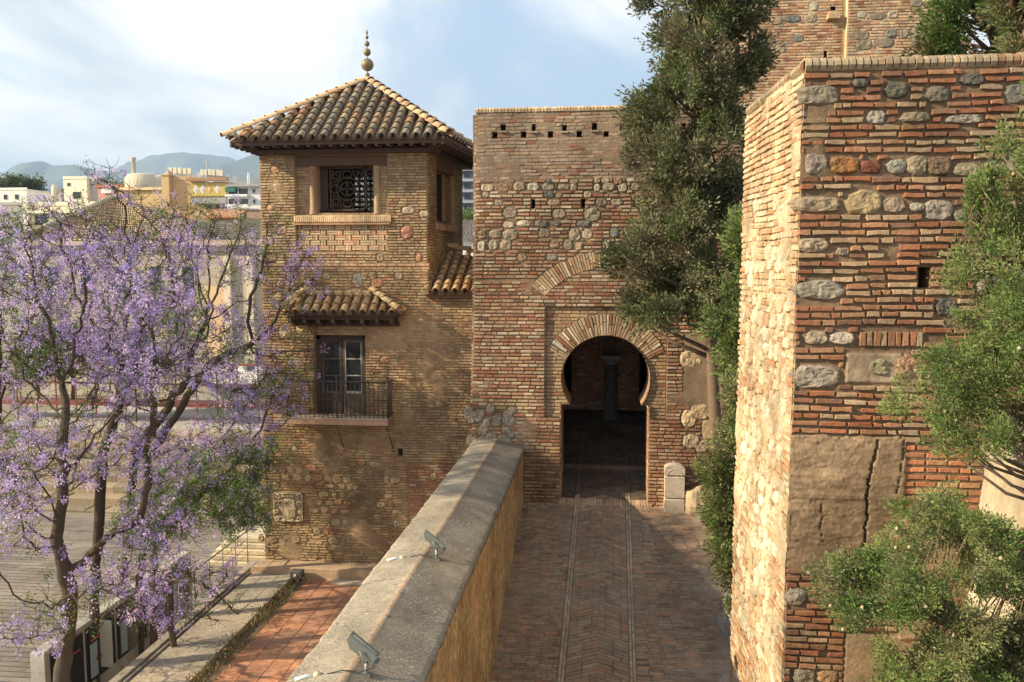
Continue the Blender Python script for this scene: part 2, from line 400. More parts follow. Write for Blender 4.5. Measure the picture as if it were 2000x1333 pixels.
def ring_iv(v):
    if v < gcz+AR*.42: return None
    t = RING1**2-(v-gcz)**2
    if t <= 0: return None
    t = math.sqrt(t)
    lim = (v-gcz)*math.tan(R(63)); t = min(t, lim) if v < gcz+RING1*math.cos(R(63)) else t
    return (gcu-t, gcu+t)
A_ring = Fun(ring_iv)
alf = Rect(gx(1066, 700), gx(1303, 700), ZG-2, gz(600))
alf_low = gz(818)
alf = Rect(alf.u0, alf.u1, alf_low, gz(600))
A_full = Fun(lambda v: arch_iv(v))
# relieving arch above
rcu, rcz = gx(1180, 676), gz(676); rR0, rR1 = 152*gpx, 187*gpx
def rel_iv(v):
    if v < rcz+rR1*math.cos(R(52)): return None
    t = rR1**2-(v-rcz)**2
    return None if t <= 0 else (rcu-math.sqrt(t), rcu+math.sqrt(t))
def rel_in(v):
    t = rR0**2-(v-rcz)**2
    return None if t <= 0 or v < rcz+rR0*math.cos(R(52)) else (rcu-math.sqrt(t), rcu+math.sqrt(t))
class RelBand:
    def iv(s, v, hh=0): return None
holes = []
for x, y in [(983, 246), (1043, 248), (1102, 249), (1161, 248), (1215, 252), (1275, 250), (1335, 250)]: holes.append(Rect(gx(x-5, y), gx(x+5, y), gz(y+6), gz(y-6)))
for x, y in [(968, 259), (1024, 259), (1076, 260), (1132, 261), (1185, 262), (1240, 262), (1295, 262)]: holes.append(Rect(gx(x-6, y), gx(x+4, y), gz(y+6), gz(y-5)))
slits = [Rect(gx(x-4, y), gx(x+3, y), gz(y+9), gz(y-8)) for x, y in [(1043, 394), (1140, 396), (1238, 397), (1330, 397)]]
holes += slits
mb = MB()
gst = []
rows = [(gz(354), .08, .09, .4), (gz(365), .11, .13, .8), (gz(380), .08, .11, .2), (gz(394), .10, .15, .3), (gz(417), .17, .16, .5),
        (gz(437), .10, .14, .3), (gz(457), .15, .17, .6), (gz(480), .15, .15, .5), (gz(502), .13, .15, .5), (gz(524), .13, .15, .3), (gz(545), .12, .14, .12)]
gst = stone_rows(rng, gx(935, 400), gx(1480, 400), rows, PAL_STONE, avoid=holes+[A_ring, Fun(rel_iv)])
gst = [s_ for s_ in gst if not any(h.iv(s_[1]) and h.iv(s_[1])[0] < s_[0] < h.iv(s_[1])[1] for h in [Fun(rel_iv)])]
for x, y, a, b in [(1350, 700, .3, .25), (1368, 800, .26, .24), (1345, 815, .2, .24), (1385, 835, .2, .3), (1350, 858, .22, .2), (1372, 868, .2, .16), (1395, 800, .22, .2), (1400, 860, .2, .2), (1420, 700, .2, .3)]:
    gst.append((gx(x, y), gz(y), a, b, .05, jit((.50, .38, .24), .2, rng)))
for k in range(26):                              # rough rubble where the parapet meets the gatehouse
    x = rng.uniform(924, 1012); y = rng.uniform(802, 868); gst.append((gx(x, y), gz(y), rng.uniform(.08, .17), rng.uniform(.07, .14), .045, jit((.27, .23, .18), .25, rng)))
# main face in horizontal bands of different brickwork, the alfiz panel set back 6 cm
masonry(mb, Pg, GU0, GU1, gz(350), GVT, rng, PAL_GATE_TOP, .088, depth=.012, holes=holes, wav=.03, wob=.008, gap=.016, drop=.03, hf=.7)
masonry(mb, Pg, GU0, GU1, gz(545), gz(350), rng, PAL_GATE, .093, depth=.032, gap=.026, hf=.6, holes=holes+[Fun(rel_iv)], stones=gst, wob=.006)
hb = [alf, Fun(rel_iv), A_in, Rect(gx(1335, 700), gx(1420, 700), gz(790), gz(650))]+[Ell(s_[0], s_[1], s_[2], s_[3]) for s_ in gst]
masonry(mb, Pg, GU0, GU1, gz(818), gz(545), rng, PAL_GATE, .093, depth=.028, gap=.026, hf=.6, holes=hb, wob=.005)
masonry(mb, Pg, GU0, GU1, GV0, gz(818), rng, PAL_GATE_LOW, .093, depth=.03, gap=.026, hf=.6, holes=[A_in]+[Ell(s_[0], s_[1], s_[2], s_[3]) for s_ in gst], wob=.006)
# bricks below the relieving arch
def Prec(rec): return lambda u, v, d: Pg(u, v, d-rec)
inv = Fun(rel_in)
v = rcz+rR0*math.cos(R(52))
for k in range(200):
    if v > rcz+rR0: break
    r_ = rel_in(v)
    if r_:
        u = r_[0]
        while u < r_[1]-.1:
            L = rng.uniform(.2, .3); brick(mb, Pg, u, min(u+L, r_[1])-.02, v-.03, v+.03, .016+rng.uniform(-.005, .005), jit(pick(PAL_GATE, rng), .18, rng), rng); u += L
    v += .093
def polar(cu, cz, rm, base): return lambda u, v, d: base(cu+v*math.sin(u/rm), cz+v*math.cos(u/rm), d)
def voussoirs(mb, cu, cz, r0, r1, a0, a1, base, pal, nrad, w=.075, depth=.02, split=True):
    rm = (r0+r1)/2; Pp = polar(cu, cz, rm, base); a = a0*rm
    while a < a1*rm:
        ww = w*rng.uniform(.85, 1.15); v = r0; k = 0; sp = rng.uniform(.35, .65)
        cuts = [r0+.005, r0+(r1-r0)*sp, r1-rng.uniform(0, .03)] if split and rng.random() < .6 else [r0+.005, r1-rng.uniform(0, .03)]
        for i in range(len(cuts)-1):
            brick(mb, Pp, a, a+ww*.76, cuts[i], cuts[i+1]-.015, depth+rng.uniform(-.005, .006), jit(pick(pal, rng), .15, rng), rng, .003)
        a += ww
PAL_V = [(4, (.43, .32, .20)), (3, (.40, .265, .16)), (1, G_RED), (1, (.6, .5, .36))]
voussoirs(mb, rcu, rcz, rR0, rR1, R(-50), R(50), Pg, PAL_V, 2, depth=.03)
Pa = Prec(.07)
masonry(mb, Pa, alf.u0, alf.u1, alf.v0, alf.v1, rng, [(5, (.37, .245, .145)), (2, (.42, .30, .18)), (1, G_RED)], .093, depth=.014, holes=[A_in, A_ring], wob=.004)
voussoirs(mb, gcu, gcz, RING0, RING1, R(-63), R(63), Pa, PAL_V, 2, depth=.032)
brick(mb, polar(gcu, gcz, (RING0+RING1)/2, Pa), -.98*(RING0+RING1)/2, -.98*(RING0+RING1)/2+.06, RING0+.12, RING1-.03, .045, (.68, .66, .60), rng)
MORT = (.22, .16, .105)
def gd(u, v):
    d = .004*nz(u*5, v*5, 1)
    t = nz(u*.9, v*.9, 7)+.35*nz(u*4, v*4, 2)
    if v > gz(350): d += .012*max(0, min(1, (t+.15)*3))
    else: d += .03*max(0, min(1, (t-.38)*4))
    for (x0, x1, y0, y1) in [(1330, 1440, 650, 800)]:
        k = min(1, max(0, min(u-gx(x0, 700), gx(x1, 700)-u, v-gz(y1), gz(y0)-v)*5)); d += .035*k+.02*nz(u*3, v*3, 5)*k
    return d
def gc(u, v): return tuple(x*(1+.5*nz(u*.8, v*.8, 5)) for x in (MORT if v < gz(350) else (.23, .175, .13)))
ul = [alf.u0, alf.u1]+[e for h in holes for e in (h.u0, h.u1)]+[JL, JR]; vl = [alf.v0, alf.v1]+[e for h in holes for e in (h.v0, h.v1)]
backing(mb, Pg, GU0, GU1, GV0, GVT, .07, MORT, void=[alf, A_in]+holes, ulines=ul, vlines=vl, dfun=gd, cfun=gc)
backing(mb, Pa, alf.u0, alf.u1, alf.v0, alf.v1, .05, MORT, void=[A_in], ulines=[JL, JR], dfun=lambda u, v: .004*nz(u*5, v*5), cfun=gc)
for h in holes:                                   # reveals of the putlog holes and slits
    a, b, c, d = (h.u0, h.v0), (h.u1, h.v0), (h.u1, h.v1), (h.u0, h.v1)
    for p, q in ((a, b), (b, c), (c, d), (d, a)):
        mb.quad(Pg(p[0], p[1], .01), Pg(q[0], q[1], .01), Pg(q[0], q[1], -.5), Pg(p[0], p[1], -.5), (.3, .2, .13))
    mb.quad(*[Pg(p[0], p[1], -.45) for p in (a, b, c, d)], (.15, .1, .07))
for p, q in (((alf.u0, alf.v0), (alf.u0, alf.v1)), ((alf.u0, alf.v1), (alf.u1, alf.v1)), ((alf.u1, alf.v1), (alf.u1, alf.v0))):
    mb.quad(Pg(*p, .012), Pg(*q, .012), Pg(*q, -.07), Pg(*p, -.07), (.5, .32, .19))
for k in range(2):                                # small bracket stones under the upper holes
    pass
for h in holes[:7]: brick(mb, Pg, h.u0-.02, h.u1+.05, h.v0-.06, h.v0-.01, .07, (.3, .24, .18), rng)
# arch soffit and jambs: 1.3 m thick
prof = [(JL, ZG-.2), (JL, Z_IMP), (gcu-math.sqrt(AR**2-(Z_IMP-gcz)**2), Z_IMP)]
a_imp = math.acos((Z_IMP-gcz)/AR)
prof += [(gcu-AR*math.sin(a_imp*(1-i/20.)), gcz+AR*math.cos(a_imp*(1-i/20.))) for i in range(1, 21)]
prof += [(2*gcu-x, z) for x, z in prof[::-1][1:-2]]+[(JR, Z_IMP), (JR, ZG-.2)]
vs = []; NS = 22
for k in range(NS+1):
    for x, z in prof: vs.append((x, GY-.005 if k == 0 else GY+1.35*k/NS, z))
np_ = len(prof)
mb.add(vs, [(k*np_+i, k*np_+i+1, (k+1)*np_+i+1, (k+1)*np_+i) for k in range(NS) for i in range(np_-1)], (.34, .22, .14))
for side in (JL, JR):                             # courses along the jambs
    sgn = 1 if side == JL else -1
    z = path_z(21)+.05
    while z < Z_IMP-.03:
        y = .0
        while y < 1.3:
            L = rng.uniform(.2, .3); c = jit(pick(PAL_GATE_LOW, rng), .2, rng)
            brick(mb, lambda u, v, d: (side+sgn*d, GY+u, v), y, min(y+L, 1.32)-.02, z-.03, z+.03, .014, c, rng); y += L
        z += .093
mb.box(GU0-.1, GU0-.02, GY+.02, GY+8, GV0-2.6, GVT-.05, MORT); mb.box(GU0-.1, GU1+1, GY+8, GY+8.1, GV0-2.6, GVT-.05, MORT)
mb.box(GU0-.09, GU1+1, GY+.05, GY+8, GVT-.1, GVT-.04, MORT)
mb.box(GU1-.05, GU1+3, GY-.02, GY+8, GV0, GVT-.05, MORT)
# left return face with a few real courses
masonry(mb, lambda u, v, d: (Pg(GU0, v, 0)[0]-d-.02, GY+u, v), 0, 2.4, GV0-1.8, GVT, rng, PAL_GATE, .093, depth=.02)
gw = mb.build('wall', M_mason, gate)
# coping: bricks on edge
mb = MB(); u = GU0-.03; zc = GVT
while u < GU1+.2:
    L = .085*rng.uniform(.85, 1.1); d = rng.uniform(.03, .045); c = jit((.58, .44, .27), .2, rng); t = zc+.13+rng.uniform(-.01, .012)
    vs = []
    for x in (u, u+L*.8): vs += [(x, GY-d, zc), (x, GY-d-.01, zc+.07), (x, GY+.02, t-.01), (x, GY+.10, t), (x, GY+.4, t), (x, GY+.4, zc)]
    mb.add(vs, [(0, 1, 2, 3, 4, 5), (11, 10, 9, 8, 7, 6)]+[(i, (i+1) % 6, 6+(i+1) % 6, 6+i) for i in range(6)], c); u += L
mb.box(GU0, GU1+.2, GY, GY+.4, zc-.02, zc+.1, (.42, .33, .23))
mb.build('coping', M_mason, gate)
# chamber behind the arch
mb = MB(); CYB = 27.2; cl, crr = gx(1095)-1.3, gx(1267)+1.6; ct = Z_IMP+2.6
masonry(mb, lambda u, v, d: (u, CYB-d, v), cl, crr, path_z(CYB)-.1, ct, rng, PAL_GATE_LOW, .095, depth=.015)
mb.quad((cl, CYB, -1), (crr, CYB, -1), (crr, CYB, ct), (cl, CYB, ct), (.34, .22, .14))
for x in (cl, crr): mb.quad((x, GY+1.35, -1), (x, CYB, -1), (x, CYB, ct), (x, GY+1.35, ct), (.36, .24, .15))
mb.quad((cl, GY+1.35, ct), (crr, GY+1.35, ct), (crr, CYB, ct), (cl, CYB, ct), (.34, .22, .14))
for a, b in ((cl, JL), (JR, crr)): mb.quad((a, GY+1.36, -1), (b, GY+1.36, -1), (b, GY+1.36, ct), (a, GY+1.36, ct), (.34, .22, .14))
vs = []                                           # inner face above the arch
inner = [p for p in prof if p[1] >= Z_IMP-.01]
for x, z in inner: vs += [(x, GY+1.36, z), (x, GY+1.36, ct)]
mb.add(vs, [(2*i, 2*i+1, 2*i+3, 2*i+2) for i in range(len(inner)-1)], (.34, .22, .14))
mb.build('passage_wall', M_mason, gate)
# column standing in the passage
cb = PP(1192, 826)
cy_ = CYB-.55; czb = path_z(cy_)
c_top = PY(1192, 697, cy_).z; hh = c_top-czb; cxx = PY(1193, 760, cy_).x
colm = empty('stone_column', (cxx, cy_, czb), 'grey stone column standing in the dark passage behind the horseshoe arch', 'column')
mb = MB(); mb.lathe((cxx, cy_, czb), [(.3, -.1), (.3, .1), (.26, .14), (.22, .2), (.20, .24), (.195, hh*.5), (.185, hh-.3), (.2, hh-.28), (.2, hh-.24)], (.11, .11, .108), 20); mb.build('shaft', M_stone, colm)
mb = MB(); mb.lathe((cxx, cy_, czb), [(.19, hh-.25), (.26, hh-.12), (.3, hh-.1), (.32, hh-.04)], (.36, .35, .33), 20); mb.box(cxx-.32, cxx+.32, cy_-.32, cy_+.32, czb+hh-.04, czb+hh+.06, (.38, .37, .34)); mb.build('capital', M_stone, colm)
# ================================================================ PATH
mb = MB()
PL = lambda x, Y, d: (x, Y, path_z(Y)+d)
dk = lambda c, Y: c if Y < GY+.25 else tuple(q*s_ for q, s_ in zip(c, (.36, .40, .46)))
Yn, Yf = 3.0, CYB
xl0, xr0 = -2.9, 6.5
def pvs(Y): return PATH_S
sL = [PP(1131, 994), PP(1102, 1333)]; sR = [PP(1222, 1000), PP(1230, 1333)]
def xl(Y): a, b = sL; return a.x+(b.x-a.x)*(Y-a.y)/(b.y-a.y)
def xr(Y): a, b = sR; return a.x+(b.x-a.x)*(Y-a.y)/(b.y-a.y)
STEP = PP(1180, 968).y
def pd(u, Y):
    d = .006*nz(u*3, Y*3, 2)
    if u > xr(Y)+.9: d += .02*nz(u*.9, Y*.9, 8)
    return d
vs = []; cs = []; nx, ny = 110, 240
for j in range(ny+1):
    Y = Yn+(Yf-Yn)*j/ny
    for i in range(nx+1):
        u = xl0+(xr0-xl0)*i/nx; edge = max(0, u-(xr(Y)+1.6))
        vs.append((u, Y, path_z(Y)+pd(u, Y)+.10*edge*max(0, 1+nz(u, Y))))
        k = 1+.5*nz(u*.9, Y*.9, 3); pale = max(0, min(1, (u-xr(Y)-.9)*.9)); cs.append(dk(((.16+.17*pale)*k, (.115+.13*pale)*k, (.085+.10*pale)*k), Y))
mb.add(vs, [(j*(nx+1)+i, j*(nx+1)+i+1, (j+1)*(nx+1)+i+1, (j+1)*(nx+1)+i) for j in range(ny) for i in range(nx)], cs, True)
PAL_P = [(4, (.29, .19, .125)), (3, (.255, .175, .12)), (.9, (.33, .175, .105)), (2.2, (.28, .215, .15))]
Y = 11.5
while Y < 26.8:                                   # side courses laid across the path
    for a, b in ((-2.05, xl(Y)-.135), (xr(Y)+.135, xr(Y)+1.95+.5*nz(Y*1.3, 2))):
        u = a
        while u < b-.05:
            L = rng.uniform(.2, .3)
            dropp = .04+(.5 if u > xr(Y)+1.2 else 0)*max(0, nz(u, Y, 9)+.3)
            if rng.random() > dropp:
                e = .012*nz(u*2, Y*2, 4)
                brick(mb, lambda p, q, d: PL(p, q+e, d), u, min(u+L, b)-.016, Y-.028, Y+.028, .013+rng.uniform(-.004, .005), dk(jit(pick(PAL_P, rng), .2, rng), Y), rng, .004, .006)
            u += L
    Y += .072
def long_brick_line(f, w, y0, y1):
    Y = y0
    while Y < y1:
        L = rng.uniform(.2, .28); brick(mb, PL, f(Y)-w/2, f(Y)+w/2, Y, Y+L-.015, .017, dk(jit((.36, .28, .20), .2, rng), Y), rng, .003, .006); Y += L
for off in (-.035, -.097): long_brick_line(lambda Y: xl(Y)+off, .05, 11.5, 26.8)
for off in (.035, .097): long_brick_line(lambda Y: xr(Y)+off, .05, 11.5, 26.8)
Y = 11.5                                          # herringbone middle strip
t = .105
while Y < 26.8:
    cxm = (xl(Y)+xr(Y))/2; hw = (xr(Y)-xl(Y))/2+.005
    for s_ in (-1, 1):
        x = 0; k = 0
        while x < hw:
            L = min(.30 if k else rng.choice((.15, .3)), hw-x)
            if L > .04:
                x0 = x; cxk = cxm
                def Ph(u, v, d, s_=s_, cxk=cxk, Y=Y): return PL(cxk+s_*u, Y+v-.42*u+.25, d)
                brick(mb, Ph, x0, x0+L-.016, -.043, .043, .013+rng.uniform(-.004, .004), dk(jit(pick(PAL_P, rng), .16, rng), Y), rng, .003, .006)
            x += L; k += 1
    Y += t
tag(mb.build('path', M_paving), kind='structure')
# threshold kerb and inner step of the gate
mb = MB(); u = JL-.1
while u < JR+.1:
    brick(mb, lambda p, q, d: (p, GY+q, path_z(GY+q)+d), u, u+.06, -.12, .16, .05, jit((.42, .30, .2), .2, rng), rng); u += .075
mb.build('threshold', M_mason, gate)
sy = PP(1180, 918).y
mb = MB(); mb.box(JL-.3, JR+.3, sy, sy+.32, path_z(sy)-.2, path_z(sy)+.13, (.13, .09, .07), .01); mb.build('step', M_paving, gate)
# ================================================================ PARAPET WALL
PH0 = PY(1025, 874, 20.95); PR0 = PY(970, 857, 20.95); PLf = PY(925, 860, 20.95)
XR_, XM_, XL_ = PH0.x, PR0.x, PLf.x
slope_p = (520-543)/F
def pz(z0, Y): return z0+slope_p*(Y-20.95)
par = empty('parapet_wall', (XM_, 20.9, ZG), 'long parapet wall with grey cement coping running from the gatehouse towards the viewer', 'parapet')
mb = MB(); y0, y1 = 4.0, 20.98
def side_face(x, sgn, ztop, zbot, col, amp):
    ny, nz_ = 380, 26; vs = []; cs = []
    for j in range(ny+1):
        Y = y0+(y1-y0)*j/ny; a = zbot(Y); b = pz(ztop, Y)-.06
        for i in range(nz_+1):
            z = a+(b-a)*i/nz_
            n_ = nz(Y*9, z*3.2, 1)*.6+nz(Y*22, z*5, 4)*.5+nz(Y*1.2, z*1.2, 8)*.8
            vs.append((x+sgn*amp*n_, Y, z)); k = 1+.55*nz(Y*14, z*3.5, 2)+.3*nz(Y*1.1, z*1.1, 6)
            rr = max(0, nz(Y*.9, z*1.4, 11)+.1)
            cs.append((col[0]*k, col[1]*k*(1-.3*rr), col[2]*k*(1-.35*rr)))
    mb.add(vs, [(j*(nz_+1)+i, (j+1)*(nz_+1)+i, (j+1)*(nz_+1)+i+1, j*(nz_+1)+i+1) for j in range(ny) for i in range(nz_)], cs, False)
side_face(XR_-.05, 1, PH0.z, lambda Y: path_z(Y)-.15, (.42, .285, .14), .03)
mb.box(XL_+.06, XR_-.10, y0, y1, Z_TER-1, PH0.z-.25, (.5, .38, .24))
mb.build('body', M_straw, par)
mb = MB(); NY = 420; prof_ = []
pts = [(XL_, PLf.z-.13), (XL_-.01, PLf.z-.02), (XL_+.015, PLf.z)]
for i in range(1, 12): t = i/12; pts.append((XL_+(XM_-XL_)*t, PLf.z+(PR0.z-PLf.z)*t))
pts.append((XM_-.02, PR0.z)); pts.append((XM_+.015, PR0.z+.004))
for i in range(1, 14): t = i/14; pts.append((XM_+(XR_-XM_)*t, PR0.z+(PH0.z-PR0.z)*t))
pts += [(XR_-.01, PH0.z), (XR_+.01, PH0.z-.025), (XR_-.01, PH0.z-.13), (XR_-.06, PH0.z-.14)]
vs = []; cs = []; npn = len(pts)
for j in range(NY+1):
    Y = y0+(y1-y0)*j/NY; wob_ = .035*nz(Y*.5, 3.3)+.012*nz(Y*3, 1)
    for i, (x, z) in enumerate(pts):
        rough = .005*nz(x*5, Y*5, 3)
        e = 0
        if i < 3 or i > npn-5: e = .016*nz(Y*6, i*.1)+.03*min(0, nz(Y*2.3, 8)+.25)*(1 if i > 3 else -1)
        vs.append((x+wob_+e, Y, pz(z, Y)+rough*(1.8 if x > XM_ else .6)))
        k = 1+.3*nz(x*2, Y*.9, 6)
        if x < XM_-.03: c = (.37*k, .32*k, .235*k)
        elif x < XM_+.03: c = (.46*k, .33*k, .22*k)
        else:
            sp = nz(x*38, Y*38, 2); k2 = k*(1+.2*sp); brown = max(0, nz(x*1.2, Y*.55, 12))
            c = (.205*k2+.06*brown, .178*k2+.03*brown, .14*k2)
        if abs(nz(Y*.75+.25*nz(x*5, Y*2, 9), x*.3, 33)) < .010: c = tuple(q*.45 for q in c)
        cs.append(c)
mb.add(vs, [(j*npn+i, (j+1)*npn+i, (j+1)*npn+i+1, j*npn+i+1) for j in range(NY) for i in range(npn-1)], cs, True)
mb.build('coping', M_concrete, par)
# ================================================================ ROOF TILES
PAL_RT = [(4, (.25, .20, .14)), (1.5, (.31, .21, .12)), (.9, (.33, .18, .11)), (2.5, (.22, .19, .15)), (.3, (.32, .26, .17))]
PAL_RT2 = [(4, (.40, .26, .135)), (2, (.38, .21, .10)), (2, (.43, .32, .175)), (1, (.26, .17, .10))]
def tile(mb, O, U, V, W, r0, r1, L, col, concave=False, n=6, lift=.02):
    """one barrel tile: O low end centre, U across, V up the slope, W outward"""
    vs = []; sg = -1 if concave else 1
    for (vv, r, lf) in ((0, r0, lift), (0, r0-.014, lift), (L, r1, 0)):
        for k in range(n+1):
            a = math.pi*k/n
            vs.append(tuple(O+V*vv+U*(math.cos(a)*r)+W*(sg*math.sin(a)*r+lf)))
    m = n+1
    fs = [(k, k+1, 2*m+k+1, 2*m+k) for k in range(n)]+[(k, m+k, m+k+1, k+1) for k in range(n)]
    mb.add(vs, fs, col, True)
def tiled_triangle(mb, A, B, Cc, Cd, sp, L, rng, pal, start=0, r=None):
    """roof slope with eave A-B and upper edge Cc-Cd (Cc above A, Cd above B)"""
    A, B, Cc, Cd = Vector(A), Vector(B), Vector(Cc), Vector(Cd)
    U = (B-A).normalized(); W = U.cross((Cc+Cd)/2-A).normalized()
    if W.z < 0: W = -W
    V = W.cross(U)
    if V.z < 0: V = -V
    w = (B-A).length; ca = ((Cc-A).dot(U), (Cc-A).dot(V)); cb = ((Cd-A).dot(U), (Cd-A).dot(V)); r = r or sp*.31
    n = int(round(w/sp)); sp = w/n
    def top(u):
        if u < ca[0]: return ca[1]*max(u, 0)/max(ca[0], 1e-3)
        if u > cb[0]: return cb[1]*max(w-u, 0)/max(w-cb[0], 1e-3)
        return ca[1]+(cb[1]-ca[1])*(u-ca[0])/max(cb[0]-ca[0], 1e-3)
    mb.add([tuple(x-W*.05) for x in (A, B, Cd, Cc)], [(0, 1, 2, 3)], (.2, .14, .09))
    for i in range(n*2+1):
        u = i*sp/2; conc = (i % 2 == 0); lim = top(u)
        if conc and (i == 0 or i == 2*n): continue
        v = -.05 if not conc else -.02
        while v < lim-.08:
            l = min(L+.06, lim-v+.03); base = pick(pal, rng); tone = 1+.35*nz(u*.8, v*.8, 5)
            c = jit(tuple(x*tone for x in base), .2, rng)
            off = rng.uniform(-.008, .008)
            O = A+U*(u+off)+V*v+W*(.0 if conc else .055)
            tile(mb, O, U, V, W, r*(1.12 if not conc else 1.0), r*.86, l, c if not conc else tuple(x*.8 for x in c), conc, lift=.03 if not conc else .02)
            v += L
def hip_ridge(mb, A, B, r, L, rng, pal):
    A, B = Vector(A), Vector(B); V = (B-A).normalized(); U = V.cross(Vector((0, 0, 1))).normalized(); W = U.cross(V)
    if W.z < 0: W = -W
    D = (B-A).length; v = 0
    while v < D-.1:
        tile(mb, A+V*v+W*.07, U, V, W, r*1.1, r*.9, min(L+.06, D-v+.04), jit(pick(pal, rng), .15, rng), n=8, lift=.045); v += L
# ================================================================ WATCHTOWER
TY = 24.0
def tx(px, py=600): return PY(px, py, TY).x
def tz(py, px=672): return PY(px, py, TY).z
tow = empty('watchtower', (tx(672), TY+2, Z_TER), 'tall brick tower with tiled pyramid roof, lattice window and small balcony, left of the gatehouse', 'tower')
TU0, TUR = tx(510, 420), tx(835, 420); TU1 = tx(926, 700)
Pt = lambda u, v, d: (u, TY-d, v)
ZS0, ZS1 = tz(526), tz(515)                        # string course
TTOP = tz(296)
win = Rect(tx(583), tx(762), tz(420), tz(304))      # recess around the upper window
pan = Rect(tx(583), tx(760), tz(490), tz(439))
mb = MB()
tst = []
tst += stone_rows(rng, tx(515), tx(830), [(tz(503), .14, .17, .5)], PAL_STONEW, prob=.6)
for x, y, a, b, c in [(797, 455, .19, .2, (.50, .26, .18)), (748, 500, .3, .22, (.33, .32, .26)), (775, 503, .28, .2, (.40, .37, .30)), (830, 420, .14, .1, (.5, .42, .3)), (800, 412, .2, .11, (.55, .46, .33)),
                      (545, 330, .13, .11, (.5, .3, .2)), (548, 365, .2, .14, (.48, .36, .23)), (555, 450, .16, .12, (.5, .28, .18)), (535, 405, .13, .1, (.5, .3, .2)), (530, 470, .14, .12, (.45, .36, .26))]:
    tst.append((tx(x), tz(y), a, b, .045, c))
tst = [s_ for s_ in tst if not any(h.u0-s_[2] < s_[0] < h.u1+s_[2] and h.v0-s_[3] < s_[1] < h.v1+s_[3] for h in (win, pan))]
masonry(mb, Pt, TU0, TUR, ZS1, TTOP, rng, PAL_TOW, .083, depth=.032, holes=[win, pan], stones=tst, wob=.006, gap=.024, hf=.6)
def tc_(u, v): return tuple(x*(1+.4*nz(u*.9, v*.9, 5)) for x in (.30, .215, .13))
backing(mb, Pt, TU0, TUR, ZS0, TTOP+.15, .08, None, void=[win, pan], ulines=[win.u0, win.u1, pan.u0, pan.u1], vlines=[win.v0, win.v1, pan.v0, pan.v1], cfun=tc_,
        dfun=lambda u, v: .004*nz(u*5, v*5)+.032*max(0, min(1, (nz(u*1.1, v*1.1, 17)-.42)*4)))
# recess with sub pilasters, lintel beam and window opening
wo = Rect(tx(622), tx(730), tz(415), tz(322)); RD = .13
Ptr = lambda u, v, d: (u, TY+RD-d, v)
beamz = tz(323)
masonry(mb, Ptr, win.u0, win.u1, win.v0, beamz, rng, PAL_TOW, .083, depth=.012, holes=[wo], wob=.003)
backing(mb, Ptr, win.u0, win.u1, win.v0, win.v1, .08, None, void=[wo], ulines=[wo.u0, wo.u1], vlines=[wo.v0, wo.v1], cfun=tc_)
for x0, x1, z0, z1, y1 in [(win.u0, win.u1, win.v0, win.v1, RD), (pan.u0, pan.u1, pan.v0, pan.v1, .07)]:
    for p, q in (((x0, z0), (x0, z1)), ((x0, z1), (x1, z1)), ((x1, z1), (x1, z0)), ((x0, z0), (x1, z0))):
        mb.quad((p[0], TY-.015, p[1]), (q[0], TY-.015, q[1]), (q[0], TY+y1, q[1]), (p[0], TY+y1, p[1]), (.48, .35, .21))
for p, q in (((wo.u0, wo.v0), (wo.u0, wo.v1)), ((wo.u0, wo.v1), (wo.u1, wo.v1)), ((wo.u1, wo.v1), (wo.u1, wo.v0)), ((wo.u0, wo.v0), (wo.u1, wo.v0))):
    mb.quad((p[0], TY+RD-.01, p[1]), (q[0], TY+RD-.01, q[1]), (q[0], TY+RD+.5, q[1]), (p[0], TY+RD+.5, p[1]), (.50, .33, .2))
# basket-weave panel
Pp_ = lambda u, v, d: (u, TY+.07-d, v)
mb.quad(Pp_(pan.u0, pan.v0, 0), Pp_(pan.u1, pan.v0, 0), Pp_(pan.u1, pan.v1, 0), Pp_(pan.u0, pan.v1, 0), (.36, .26, .16))
cell = (pan.v1-pan.v0)/5; cw = cell*1.65; j = 0; v = pan.v0
for j in range(5):
    off = (j % 2)*cw*1.0; u = pan.u0-cw*1.0+off-.1
    while u < pan.u1:
        for (a, b, c, d) in ((u+.01, u+cw*1.22, v+.012, v+cell*.46), (u+.01, u+cw*1.22, v+cell*.54, v+cell-.012), (u+cw*1.28, u+cw*1.28+cell*.42, v-.0, v+cell), (u+cw*1.28+cell*.5, u+cw*1.28+cell*.92, v, v+cell)):
            a = max(a, pan.u0+.01); b = min(b, pan.u1-.01)
            if b-a > .03: brick(mb, Pp_, a, b, c, d, .045, jit(pick([(3, (.58, .44, .28)), (1, (.55, .32, .2))], rng), .12, rng), rng, .003)
        u += cw*2.0
    v += cell
# string course
for k, (a, b, dd) in enumerate([(ZS0, (ZS0+ZS1)/2, .055), ((ZS0+ZS1)/2, ZS1, .09)]):
    u = TU0-.03
    while u < TUR+.05:
        L = rng.uniform(.24, .32); brick(mb, Pt, u, min(u+L, TUR+.06)-.012, a+.006, b-.004, dd, jit((.54, .36, .22), .12, rng), rng, .003); u += L
